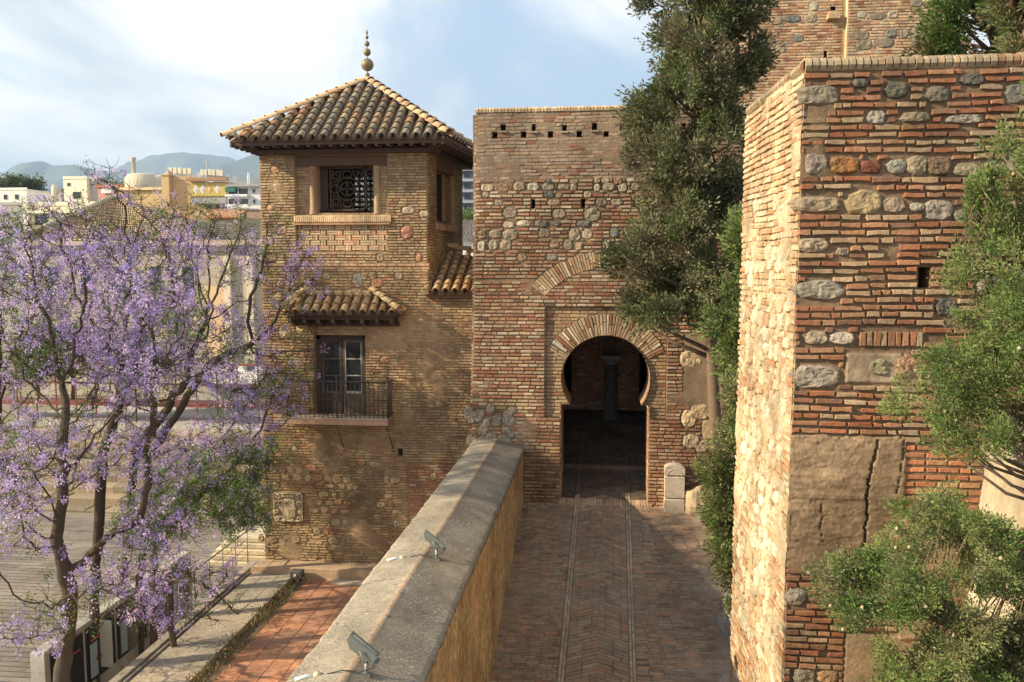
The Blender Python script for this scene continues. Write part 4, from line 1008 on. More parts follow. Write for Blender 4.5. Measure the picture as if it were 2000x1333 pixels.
earth = Rect(-9, nu(1765, 980), nzz(1112), nzz(850)); modern = Rect(nu(1765, 920), nu(1935, 920), nzz(990), nzz(862)); pl2 = Rect(nu(1760, 1100), 9, nzz(1240), nzz(985)); pl3 = Rect(nu(1650, 1260), 9, nzz(1420), nzz(1235)); pl4 = Rect(nu(1650, 720), nu(1760, 720), nzz(745), nzz(690))
masonry(mb, Pn, NXC-.015, NXC+6.5, NZB, NZT, rng, PAL_RED, .094, depth=.042, dj=.013, bl=(.18, .36), gap=.028, hf=.60, holes=nh+[sold, Rect(earth.u0, earth.u1-.03, earth.v0+.03, earth.v1-.05), modern, pl2, pl3, pl4], stones=nst, wob=.009, wav=.04, drop=.02, hi=True)
u = sold.u0
while u < sold.u1-.04: brick(mb, Pn, u, u+.065+rng.uniform(-.015, .012), sold.v0+.01, sold.v1-.01, .035+rng.uniform(-.01, .01), jit(pick(PAL_RED, rng), .2, rng), rng, .006); u += .088
masonry(mb, Pn, modern.u0, modern.u1, modern.v0, modern.v1, rng, [(3, (.46, .20, .11)), (1, (.50, .28, .16))], .096, depth=.015, dj=.003, bl=(.268, .27), gap=.03, hf=.62, wob=.002, wav=0)
NM = (.20, .14, .09)
def crack_d(u, v, pts, w):
    for (x0, y0), (x1, y1) in zip(pts, pts[1:]):
        a = (nu(x0, y0), nzz(y0)); b = (nu(x1, y1), nzz(y1))
        t = ((u-a[0])*(b[0]-a[0])+(v-a[1])*(b[1]-a[1]))/((b[0]-a[0])**2+(b[1]-a[1])**2)
        if 0 <= t <= 1:
            d = math.hypot(u+.035*nz(v*7, 2)+.012*nz(v*25, 5)-a[0]-t*(b[0]-a[0]), v-a[1]-t*(b[1]-a[1]))
            if d < w*(.7+.9*abs(nz(v*6, 3))): return 1
    return 0
C1 = [(1714, 856), (1706, 900), (1697, 925), (1694, 960), (1692, 1000), (1690, 1040), (1686, 1070), (1683, 1095)]; C2 = [(1603, 985), (1604, 1010), (1603, 1035), (1605, 1060)]; C3 = [(1764, 855), (1764, 890), (1756, 930), (1750, 960), (1752, 985)]
def nd(u, v):
    d = .006*nz(u*6, v*6, 1)+.004*nz(u*17, v*17, 2)
    ine = v < earth.v1+.06*nz(u*3, 1)+.03*nz(u*11, 4) and v > earth.v0+.05*nz(u*4, 8) and u < earth.u1+.06*nz(v*3, 2)+.03*nz(v*12, 3)
    if ine:
        e = .030+.010*nz(u*2, v*4, 5)+.010*nz(u*6, v*22, 6)+.007*nz(u*30, v*30, 7)-.03*max(0, min(1, (nzz(1000)-v)*8+.5))*.5
        if abs(v-nzz(968)) < .04: e += .015
        e *= max(.2, min(1, (u-edge_x(v)+.35)*2.6))
        d += e
        if crack_d(u, v, C1, .014): d -= .16
        elif crack_d(u, v, C2, .008) or crack_d(u, v, C3, .008): d -= .035
    for r_ in (pl2, pl3, pl4):
        if r_.u0 < u < r_.u1 and r_.v0 < v < r_.v1: d += .03+.025*nz(u*3, v*3, 9)
    t = nz(u*1.3, v*1.3, 21)
    d += .03*max(0, min(1, (t-.42)*6))
    return d
def ncol(u, v):
    k = 1+.35*nz(u*1.2, v*1.2, 5)+.2*nz(u*6, v*9, 3)
    if earth.v0 < v < earth.v1 and u < earth.u1:
        lay = 1+.25*nz(1.5+u*.3, v*5.5, 4)+.3*nz(u*9, v*16, 12)+.2*nz(u*25, v*25, 13); return tuple(x*k*lay for x in (.29, .21, .135))
    for r_ in (pl2, pl3):
        if r_.u0 < u < r_.u1 and r_.v0 < v < r_.v1: return tuple(x*k for x in (.28, .20, .125))
    if pl4.u0 < u < pl4.u1 and pl4.v0 < v < pl4.v1: return tuple(x*k for x in (.30, .235, .165))
    return tuple(x*k for x in NM)
backing(mb, Pn, NXC-.02, NXC+6.5, NZB, NZT+.02, .019, None, void=nh, ulines=[nh[0].u0, nh[0].u1], vlines=[nh[0].v0, nh[0].v1], dfun=nd, cfun=ncol)
h = nh[0]; q4 = [(h.u0, h.v0), (h.u1, h.v0), (h.u1, h.v1), (h.u0, h.v1)]
for p, q in zip(q4, q4[1:]+q4[:1]): mb.quad(Pn(*p, .01), Pn(*q, .01), Pn(*q, -.4), Pn(*p, -.4), (.25, .15, .09))
mb.quad(*[Pn(*p, -.38) for p in q4], (.14, .09, .06))
# tan side face, its colours brightened to stand for sun glare
SD = 14.0-NY_+.12
Ps = lambda u, v, d: (NXC+LEAN*(cT.z-v)*(1-.25*u/SD)-d-.05*u, NY_+u, v)
sst = []
v = nzz(1330)
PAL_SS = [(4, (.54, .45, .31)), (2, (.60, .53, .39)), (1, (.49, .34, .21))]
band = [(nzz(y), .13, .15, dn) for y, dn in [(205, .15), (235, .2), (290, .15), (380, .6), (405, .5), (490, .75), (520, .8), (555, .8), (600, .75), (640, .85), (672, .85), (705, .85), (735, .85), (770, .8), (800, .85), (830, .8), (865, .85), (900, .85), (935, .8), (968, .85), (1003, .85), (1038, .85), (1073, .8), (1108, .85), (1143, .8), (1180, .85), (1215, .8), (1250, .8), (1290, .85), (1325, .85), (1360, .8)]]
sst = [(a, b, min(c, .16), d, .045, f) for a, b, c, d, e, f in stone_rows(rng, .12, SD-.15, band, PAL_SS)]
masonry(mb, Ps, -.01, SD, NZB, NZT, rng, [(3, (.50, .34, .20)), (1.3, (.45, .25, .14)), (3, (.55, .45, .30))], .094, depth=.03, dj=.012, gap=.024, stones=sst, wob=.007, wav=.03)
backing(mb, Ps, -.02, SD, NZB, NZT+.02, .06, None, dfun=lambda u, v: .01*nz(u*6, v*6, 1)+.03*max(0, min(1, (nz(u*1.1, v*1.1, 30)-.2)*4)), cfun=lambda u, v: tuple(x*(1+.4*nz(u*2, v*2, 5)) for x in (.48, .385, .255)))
mb.box(NXC-.05, NXC+6.5, NY_+SD, NY_+SD+.1, NZB, NZT, NM); mb.box(NXC+6.4, NXC+6.5, NY_, NY_+SD, NZB, NZT, NM)
mb.box(NXC+.1, NXC+6.45, NY_+.1, NY_+SD, NZT-.2, NZT+.02, (.42, .32, .22))
mb.build('wall', M_masonN, near)
# rounded brick-on-edge coping round the corner
mb = MB()
def cop(P0, U, Nn, n, w=.088):
    P0, U, Nn = Vector(P0), Vector(U), Vector(Nn)
    for k in range(n):
        c = jit(pick([(4, (.40, .31, .20)), (1, (.36, .21, .13)), (2, (.32, .27, .19))], rng), .15, rng); o = P0+U*(k*w); d = rng.uniform(-.01, .012)
        pr_ = [(-.02, -.0), (.02+d, .0), (.055+d, .05), (.045+d, .10), (-.0, .15+d), (-.08, .165+d), (-.28, .17), (-.28, 0)]
        vs = [tuple(o+U*uu+Nn*a+Vector((0, 0, b))) for uu in (0, w*.8) for a, b in pr_]; m = len(pr_)
        mb.add(vs, [tuple(range(m)), tuple(range(2*m-1, m-1, -1))]+[(i, (i+1) % m, m+(i+1) % m, m+i) for i in range(m)], c)
    L = n*w; c = P0+U*(L/2)-Nn*.14+Vector((0, 0, .06)); mb.obox(c, U*(L/2), Nn*.15, Vector((0, 0, .07)), (.40, .29, .19))
cop((NXC+.0, NY_, NZT), (1, 0, 0), (0, -1, 0), 72); sd = Vector((-.05, 1, 0)).normalized()
cop((NXC, NY_+.06, NZT), sd, (-1, -.05, 0), 34)
mb.build('coping', M_masonN, near)
# plastered buttress at the right edge
BX = PY(1927, 860, NY_).x; mb = MB(); vs = []; cs = []
zt = nzz(856, 1927); nyb, nzb = 50, 60
for i in range(nzb+1):
    z = NZB+(zt-NZB)*i/nzb; low = max(0, (nzz(1120)-z))
    for j in range(nyb+1):
        y = NY_+.02-3.2*j/nyb; x = BX-.10*(zt-z)*.45-.22*min(1, low*1.2)+.05*nz(y*1.2, z*1.2, 3)+.015*nz(y*6, z*6, 1); vs.append((x, y, z)); k = 1+.25*nz(y, z, 4); cs.append((.50*k, .43*k, .31*k))
mb.add(vs, [(i*(nyb+1)+j, i*(nyb+1)+j+1, (i+1)*(nyb+1)+j+1, (i+1)*(nyb+1)+j) for i in range(nzb) for j in range(nyb)], cs, True)
mb.box(BX+.02, BX+3, NY_-3.18, NY_-.02, zt-.15, zt+.02, (.5, .42, .3)); mb.box(BX+.02, BX+3, NY_-3.2, NY_-3.16, NZB, zt, (.5, .42, .3))
mb.build('buttress', M_plaster, near)
# ================================================================ KEEP BEHIND (top right)
KY = 31.0
def kx(px, py=60): return PY(px, py, KY).x
def kz(py, px=1600): return PY(px, py, KY).z
keep = empty('keep', (kx(1600), KY+3, 4), 'far brick keep with stone bands and a slender lit corner strip, rising behind the cypress', 'keep')
mb = MB(); KT = kz(-260); KB = kz(330); kst = []
Pk = lambda u, v, d: (u, KY-d, v)
Pk2 = lambda u, v, d: (u, KY-.28-d, v)
kh = [Rect(kx(1462, 60), kx(1468, 60), kz(84), kz(36)), Rect(kx(1609, 107), kx(1615, 107), kz(114), kz(100)), Rect(kx(1622, 20), kx(1632, 20), kz(25), kz(14)), Rect(kx(1428, 170), kx(1434, 170), kz(175), kz(168))]
rws = [(kz(y), hv, hu, dn) for y, hv, hu, dn in [(-60, .2, .25, .5), (-20, .2, .25, .5), (15, .2, .25, .3), (38, .18, .24, .6), (75, .17, .22, .6), (92, .22, .26, .7), (125, .26, .2, .35), (150, .2, .22, .2)]]
s1 = stone_rows(rng, kx(1400), kx(1638), rws, PAL_STONE, avoid=kh); s2 = stone_rows(rng, kx(1660), kx(1800), rws, PAL_STONE)
PALK = [(3, (.46, .26, .16)), (3, (.52, .38, .24)), (1, G_RED), (1, G_PALE)]
xc = kx(1650, 60)
masonry(mb, Pk, kx(1385), xc-.1, KB, KT, rng, PALK, .1, depth=.022, holes=kh, stones=s1, wob=.007)
masonry(mb, Pk2, xc+.02, kx(1830), KB, KT, rng, PALK, .1, depth=.022, stones=s2, wob=.007)
backing(mb, Pk, kx(1385), xc, KB, KT, .12, None, void=kh, ulines=[e for h in kh for e in (h.u0, h.u1)], vlines=[e for h in kh for e in (h.v0, h.v1)], cfun=lambda u, v: tuple(x*(1+.4*nz(u, v, 5)) for x in (.44, .33, .21)))
backing(mb, Pk2, xc, kx(1830), KB, KT, .12, None, cfun=lambda u, v: tuple(x*(1+.4*nz(u, v, 5)) for x in (.44, .33, .21)))
mb.quad((xc, KY, KB), (xc, KY-.28, KB), (xc, KY-.28, KT), (xc, KY, KT), (.62, .48, .30))
mb.box(kx(1385), kx(1830), KY+.35, KY+6, KB, KT-.02, (.2, .14, .09))
mb.obox((kx(1625, 35), KY-.12, kz(36)), (.2, 0, 0), (0, .18, 0), (0, 0, .09), (.46, .34, .2)); mb.obox((kx(1625, 35), KY-.09, kz(29)), (.11, 0, 0), (0, .12, 0), (0, 0, .06), (.46, .34, .2))
mb.build('wall', M_mason, keep)
# ================================================================ small things on the path and parapet
sp0 = PP(1316, 996); sY = sp0.y-.0
post = empty('stone_post', (sp0.x, sY, sp0.z), 'pale carved stone post standing upright beside the right jamb of the horseshoe arch', 'stone post')
mb = MB(); hw = .25; hz = PY(1316, 906, sY).z-sp0.z; n = 14
for (z0, z1, w0, d) in ((-.06, hz*.27, hw, .16), (hz*.27, hz*.76, hw*.98, .155), (hz*.76, hz*.93, hw*1.0, .165)):
    mb.box(sp0.x-w0, sp0.x+w0, sY-d, sY+d, sp0.z+z0, sp0.z+z1-.008, (.46, .39, .31), .03)
vs = [(sp0.x-hw*math.cos(math.pi*i/n), y, sp0.z+hz*.92+.09*math.sin(math.pi*i/n)) for y in (sY-.16, sY+.16) for i in range(n+1)]
mb.add(vs, [(i, i+1, n+2+i, n+1+i) for i in range(n)]+[tuple(range(n+1)), tuple(range(2*n+1, n, -1))], (.46, .39, .31))
mb.tube([(sp0.x-hw*.75*math.cos(math.pi*i/n), sY-.165, sp0.z+hz*.78+.16*math.sin(math.pi*i/n)) for i in range(n+1)], .012, (.5, .43, .35), 5)
mb.build('shaft', M_stone, post)
def boulder(name, c, r, col, label, cat, seed, sc=(1, 1, 1)):
    mb = MB(); n, m = 18, 12; vs = []
    for i in range(m+1):
        th = math.pi*i/m
        for k in range(n):
            a = 2*math.pi*k/n; d = Vector((math.sin(th)*math.cos(a), math.sin(th)*math.sin(a), math.cos(th))); s_ = r*(1+.35*nz(d.x*1.3+seed, d.y*1.3, d.z*1.3)+.15*nz(d.x*4+seed, d.y*4, d.z*4))
            vs.append((c[0]+d.x*s_*sc[0], c[1]+d.y*s_*sc[1], c[2]+d.z*s_*sc[2]))
    mb.add(vs, [(i*n+k, i*n+(k+1) % n, (i+1)*n+(k+1) % n, (i+1)*n+k) for i in range(m) for k in range(n)], col, False)
    return tag(mb.build(name, M_stone), label, cat)
p = PP(1362, 1000); boulder('boulder', (p.x, p.y, p.z+.2), .42, (.44, .34, .22), 'tan rough boulder between the stone post and the low cypress', 'boulder', 3, (.9, .6, 1.1))
p = PP(1425, 1215); boulder('boulder', (p.x+.3, p.y, p.z+.1), .62, (.25, .22, .2), 'grey rounded rock at the foot of the sunlit wall, below the low cypress', 'boulder', 9, (.9, 1.5, .6))
def floodlight(name, px, py, label, s=1.0, clip=True):
    # base sits on the right slope of the coping
    X = XM_+.10; z0 = None
    d = ray(px, py); 
    Y = None
    # intersect with the right slope plane
    sl_ = (PH0.z-PR0.z)/(XR_-XM_)
    # z = pz(PR0.z,Y)+sl_*(x-XM_)
    A_ = d.z-slope_p*d.y-sl_*d.x; B_ = PR0.z-slope_p*20.95-sl_*XM_-CAMZ; t = B_/A_
    o = Vector((d.x*t, d.y*t, CAMZ+d.z*t))
    root = empty(name, o, label, 'floodlight', 'floodlights on the parapet coping')
    GR = (.13, .145, .13); mb = MB(); mb.box(o.x-.05, o.x+.05, o.y-.05, o.y+.05, o.z-.03, o.z+.02, GR); mb.tube([o, o+Vector((0, 0, .15*s))], .022*s, (.3, .32, .3), 8); mb.build('stand', M_metal, root)
    # housing: flattened wedge, the glass facing up and right
    c = o+Vector((-.06*s, .02, .27*s)); ax = Vector((.80, -.06, -.60)).normalized(); nrm = Vector((.55, .35, .76)).normalized(); nrm = (nrm-ax*nrm.dot(ax)).normalized(); by = nrm.cross(ax)
    hx, hy, hz_ = .19*s, .125*s, .055*s; mb = MB(); vs = []
    for kz_, kk in ((-1, .55), (0, .95), (1, 1.0)):
        for i, j in ((-1, -1), (1, -1), (1, 1), (-1, 1)): vs.append(tuple(c+ax*(hx*kk*i)+by*(hy*kk*j)+nrm*(hz_*kz_)))
    mb.add(vs, [(3, 2, 1, 0)]+[(r*4+i, r*4+(i+1) % 4, r*4+4+(i+1) % 4, r*4+4+i) for r in range(2) for i in range(4)], GR)
    for i in (-1, 1): mb.obox(c+ax*(hx*i*.93)+nrm*(hz_*1.12), ax*(hx*.07), by*hy, nrm*(hz_*.14), (.10, .11, .10)); mb.obox(c+by*(hy*i*.93)+nrm*(hz_*1.12), ax*hx, by*(hy*.08), nrm*(hz_*.14), (.10, .11, .10))
    for k in range(5): mb.obox(c-nrm*(hz_*1.05)+ax*(hx*.22*(k-2)), ax*.004, by*(hy*.5), nrm*.012, GR)
    mb.obox(c+ax*(hx*1.12), ax*(hx*.12), by*(hy*.4), nrm*(hz_*.7), GR)
    mb.build('housing', M_metal, root)
    mb = MB(); mb.obox(c+nrm*(hz_*1.05), ax*(hx*.86), by*(hy*.85), nrm*.004, (.4, .4, .38)); mb.build('glass', M_lampglass, root)
    mb = MB()
    for j in (-1, 1): mb.tube([o+Vector((0, 0, .14*s)), o+Vector((0, 0, .15*s))+by*(hy*1.1*j), c+by*(hy*1.1*j)], .009*s, (.16, .17, .16), 5)
    mb.build('yoke', M_metal, root)
    mb = MB(); L = o+Vector((-.42*s, -.10, .0))
    zc_ = lambda x, Y: pz(PR0.z if x > XM_ else PR0.z+(x-XM_)/(XL_-XM_)*(PLf.z-PR0.z), Y)+.012+(0 if x <= XM_ else sl_*(x-XM_))
    pts_ = [c+ax*hx*1.1, o+Vector((.08*s, -.04, .10*s)), o+Vector((-.06*s, -.06, .05*s))]
    for k in range(1, 6): x = o.x-.06-.09*k*s; pts_.append(Vector((x, o.y-.06-.012*k, zc_(x, o.y)+.018*math.sin(k))))
    mb.tube(pts_, .008, (.06, .05, .045), 6); mb.build('cable', M_metal, root)
    e = pts_[-1]; mb = MB(); mb.tube([e, e+Vector((-.10, -.05, .01)), e+Vector((-.2, -.11, 0))], .022, (.62, .66, .60), 7); mb.lathe(e+Vector((.0, .01, -.01)), [(.045, 0), (.05, .02), (.03, .045), (.005, .05)], (.55, .45, .28), 9); mb.build('junction', M_metal, root)
M_lampglass = mat_glass('lamp_glass', (.30, .31, .29), .2)
floodlight('floodlight', 853, 1092, 'grey floodlight on the parapet coping, the farther one nearer the gatehouse', 1.0)
floodlight('floodlight', 716, 1318, 'grey floodlight on the parapet coping, the nearest one at the bottom edge', 1.0)
p = PP(1385, 1050); gl = empty('ground_lamp', (p.x, p.y, p.z), 'small black round spotlight on the ground under the low cypress', 'spotlight')
mb = MB(); mb.tube([p, p+Vector((0, 0, .15))], .02, (.04, .04, .04)); mb.build('stand', M_metal, gl)
mb = MB(); c = p+Vector((.02, 0, .30)); mb.tube([c+Vector((-.10, 0, 0)), c+Vector((-.06, 0, 0)), c+Vector((.08, 0, 0))], [.02, .15, .17], (.03, .03, .035), 14); mb.build('housing', M_metal, gl)
# ================================================================ GROUND, TERRACE, PLAZA
def sheet(name, mat, x0, x1, y0, y1, z, nx, ny, col, amp=.0, hf=None, kind='structure'):
    mb = MB(); vs = []; cs = []
    for j in range(ny+1):
        for i in range(nx+1):
            x = x0+(x1-x0)*i/nx; y = y0+(y1-y0)*j/ny
            vs.append((x, y, z+(hf(x, y) if hf else amp*nz(x*.7, y*.7)))); c = col(x, y) if callable(col) else col; cs.append(c)
    mb.add(vs, [(j*(nx+1)+i, j*(nx+1)+i+1, (j+1)*(nx+1)+i+1, (j+1)*(nx+1)+i) for j in range(ny) for i in range(nx)], cs, True)
    return tag(mb.build(name, mat), kind=kind)
sheet('ground', M_ground, -9700, 9700, -150, 9800, Z_CITY-.05, 40, 40, (.22, .19, .14))
ptx = -12.3                                       # plaza edge
def plc(x, y):
    k = 1+.25*nz(x*.5, y*.5, 2); return (.42*k, .34*k, .25*k)
mb = MB(); rng = random.Random(11); t = 0            # plaza of long boards / slabs laid on the skew
y = 19.0
while y < 40:
    x = -45+rng.uniform(0, 2)
    while x < ptx-.3:
        L = rng.uniform(2.4, 3.4); c = jit((.20, .17, .135), .25, rng); sk = .55
        pts = [(x, y+x*.0), (min(x+L, ptx-.3)-.02, y), (min(x+L, ptx-.3)-.02, y+.29), (x, y+.29)]
        mb.add([(a+(b-30)*.45, b, Z_CITY+.02+rng.uniform(0, .004)) for a, b in pts], [(0, 1, 2, 3)], c); x += L
    y += .32
tag(mb.build('plaza_paving', M_paving), kind='structure')
# raised walkway of cement slabs and tile terrace
wxr = PZ(525, 1175, Z_TER).x; wxl = PZ(430, 1150, Z_TER).x
mb = MB(); y = 10.0
while y < 24.3:
    L = 1.25; c = jit((.42, .36, .27), .1, rng); mb.box(wxl+.42, wxr, y, y+L-.015, Z_TER-.35, Z_TER+rng.uniform(0, .008), c, .01); y += L
mb.box(wxl, wxl+.22, 10, 24.3, Z_TER-4.2, Z_TER+.05, (.38, .33, .26), .01); mb.box(wxl+.22, wxl+.42, 10, 24.3, Z_TER-.3, Z_TER-.05, (.12, .11, .1)); mb.box(wxl+.30, wxl+.33, 10, 24.3, Z_TER-.06, Z_TER+.02, (.35, .33, .3))
mb.box(wxl+.2, wxr-.02, 10, 24.3, Z_TER-4.2, Z_TER-.34, (.4, .34, .26))
tag(mb.build('walkway', M_concrete), kind='structure')
mb = MB(); y = 10.0; tx0 = wxr+.42
while y < 23.3:
    x = tx0
    while x < -3.1:
        c = jit((.43, .215, .125), .2, rng); z = Z_TER-.12
        mb.box(x, x+.485, y, y+.235, z-.04, z+rng.uniform(0, .006), c, .004); x += .5
    y += .25
mb.box(tx0-.4, -3.1, 10, 23.9, Z_TER-.5, Z_TER-.135, (.14, .10, .07))
tag(mb.build('terrace', M_paving), kind='structure')
mb = MB(); mb.box(wxr-1.4, -3.2, 23.35, 23.95, Z_TER-.5, Z_TER+.22, (.42, .30, .2), .02); mb.box(tx0+.8, -3.2, 23.0, 23.3, Z_TER-.3, Z_TER-.06, (.45, .38, .3), .02)
tag(mb.build('kerb_wall', M_stone), 'low reddish kerb wall along the foot of the watchtower', 'kerb wall')
mb = MB(); bx_ = wxl+1.75; mb.box(bx_, bx_+.36, 23.0, 23.25, Z_TER, Z_TER+.24, (.07, .075, .07), .02); mb.box(bx_+.12, bx_+.2, 22.98, 23.0, Z_TER+.08, Z_TER+.16, (.5, .5, .48))
tag(mb.build('light_box', M_metal), 'small dark floodlight box on the walkway end beside the watchtower', 'lamp box')
# pale stone block pier at the tower's left foot
p0 = PY(408, 1140, 25.2); p1 = PY(506, 1050, 25.2); mb = MB()
for k in range(5):
    z0 = Z_TER-.5+(p1.z-Z_TER+.5)*k/5; z1 = Z_TER-.5+(p1.z-Z_TER+.5)*(k+1)/5; i = .16*k
    mb.box(p0.x+i, TU0+.1, 25.0+.05*k, 26.4, z0, z1-.01, jit((.58, .50, .36), .08, rng), .03)
tag(mb.build('stone_pier', M_stone), 'pale stepped limestone block wall at the left foot of the watchtower', 'stone wall')
# plants in the gutter between walkway and terrace
def leaves(name, mat, C, D, L, Wd, colr, parent=None, seed=0, quad=True):
    rs = np.random.RandomState(seed); n = len(C)
    D = D/np.maximum(np.linalg.norm(D, axis=1, keepdims=True), 1e-6)
    r = rs.normal(size=(n, 3)); S = np.cross(D, r); S /= np.maximum(np.linalg.norm(S, axis=1, keepdims=True), 1e-6)
    L = np.asarray(L).reshape(-1, 1)*np.ones((n, 1)); Wd = np.asarray(Wd).reshape(-1, 1)*np.ones((n, 1))
    V = np.empty((n, 4, 3), dtype=np.float32)
    V[:, 0] = C; V[:, 1] = C+D*L*.55+S*Wd; V[:, 2] = C+D*L; V[:, 3] = C+D*L*.55-S*Wd
    me = bpy.data.meshes.new(name); me.vertices.add(n*4); me.vertices.foreach_set('co', V.ravel())
    me.loops.add(n*4); me.loops.foreach_set('vertex_index', np.arange(n*4, dtype=np.int32))
    me.polygons.add(n); me.polygons.foreach_set('loop_start', np.arange(0, n*4, 4, dtype=np.int32))
    try: me.polygons.foreach_set('loop_total', np.full(n, 4, dtype=np.int32))
    except Exception: pass
    ca = me.color_attributes.new('Col', 'FLOAT_COLOR', 'POINT'); cc_ = np.ones((n, 4, 4), dtype=np.float32); cc_[:, :, :3] = np.asarray(colr)[:, None, :]
    ca.data.foreach_set('color', cc_.ravel()); me.materials.append(mat); me.update(); me.validate()
    o = bpy.data.objects.new(name, me); COL.objects.link(o)
    if parent is not None: o.parent = parent; o.matrix_parent_inverse = parent_inv(parent)
    return o
rs = np.random.RandomState(3); n = 5200
C = np.stack([rs.normal(wxr+.28, .17, n), rs.uniform(12, 23.2, n), np.full(n, Z_TER-.1)], 1); keep_ = np.array([nz(c[1]*1.1, 3)+.25 > rs.rand()*.6 for c in C]); C = C[keep_]; C[:, 2] += np.abs(rs.normal(0, .12, len(C)))
D = rs.normal(size=C.shape); D[:, 2] = np.abs(D[:, 2])+.6
cols = np.where(rs.rand(len(C), 1) < .35, [[.10, .16, .04]], [[.20, .13, .07]])*rs.uniform(.6, 1.3, (len(C), 1))
tag(leaves('weeds', M_leaf, C, D, rs.uniform(.06, .2, len(C)), .012, cols, seed=1), 'dry and green weeds growing in the gutter beside the walkway', 'weeds', kind='stuff')
# railing left of the walkway
rl = empty('metal_railing', (wxl-.3, 24, Z_TER), 'thin grey metal railing along the left edge of the walkway', 'railing')
for k in range(6):
    mb = MB(); y = 20+k*.85; mb.tube([(wxl-.12, y, Z_TER-.3), (wxl-.12, y, Z_TER+1.0)], .018, (.16, .16, .15), 6); mb.build('post', M_metal, rl)
mb = MB(); mb.tube([(wxl-.12, 19.9, Z_TER+1.0), (wxl-.12, 24.5, Z_TER+1.0)], .022, (.16, .16, .15), 6)
for z in (.25, .5, .75): mb.tube([(wxl-.12, 19.9, Z_TER+z), (wxl-.12, 24.5, Z_TER+z)], .008, (.16, .16, .15), 5)
mb.build('handrail', M_metal, rl)
# low wall with dark glass panels and a grey board at the plaza edge
gxp = PY(58, 1275, 17.5); zt_ = gxp.z; gw_ = empty('panelled_wall', (gxp.x, 17.5, Z_CITY), 'low pale wall with dark glass panels on its side, bottom left beside the jacaranda trunk', 'low wall')
gx1 = gxp.x+.36
mb = MB(); mb.box(gxp.x, gx1, 17.5, 24.6, zt_-4.6, zt_, (.46, .44, .40), .03); mb.build('body', M_concrete, gw_)
for k in range(5):
    y = 17.7+k*1.36; mb = MB(); mb.box(gx1, gx1+.05, y, y+1.2, zt_-1.6, zt_-.12, (.05, .055, .06), .01); a = mb.build('panel', M_glass, gw_)
    mb = MB(); mb.tube([(gx1+.06, y+.15, zt_-.5), (gx1+.06, y+1.05, zt_-.5)], .02, (.5, .06, .04), 5); mb.box(gx1+.05, gx1+.058, y+.1, y+.4, zt_-1.5, zt_-.6, (.25, .33, .4)); mb.build('stripe', M_metal, a)
bd = PY(186, 1212, 19.6); be = PY(215, 1305, 19.6)
b_ = empty('info_board', (bd.x, 19.6, Z_CITY), 'grey round-cornered board on a white post beside the jacaranda trunks', 'board')
mb = MB(); mb.box(bd.x-.02, be.x+.05, 19.6, 19.68, be.z, bd.z, (.40, .39, .36), .03); mb.build('panel', M_metal, b_)
mb = MB(); mb.box(bd.x-.16, bd.x-.06, 19.58, 19.70, Z_CITY, bd.z-.1, (.62, .63, .62), .01); mb.build('post', M_metal, b_)
mb = MB(); mb.box(bd.x-.04, bd.x+.02, 19.61, 19.67, Z_CITY, be.z, (.3, .3, .3), .01); mb.build('post', M_metal, b_)
# ================================================================ ROMAN THEATRE STONE TIERS and low museum building
th = MB()
for k in range(8):
    Yk = 40.5+k*.9; z1 = Z_CITY+.1+.42*k; x = -46-k
    while x < -13.5:
        L = rng.uniform(.8, 2.2); sag_ = .02*(x+30)**2*.12; th.box(x, x+L-.03, Yk-sag_*.5, Yk+1.6, Z_CITY-.3, z1+rng.uniform(-.05, .05), jit((.24, .19, .125), .3, rng), .05); x += L
tag(th.build('stone_tiers', M_stone), 'weathered sandstone seating tiers of the ruined theatre, low at the left', 'ruin')
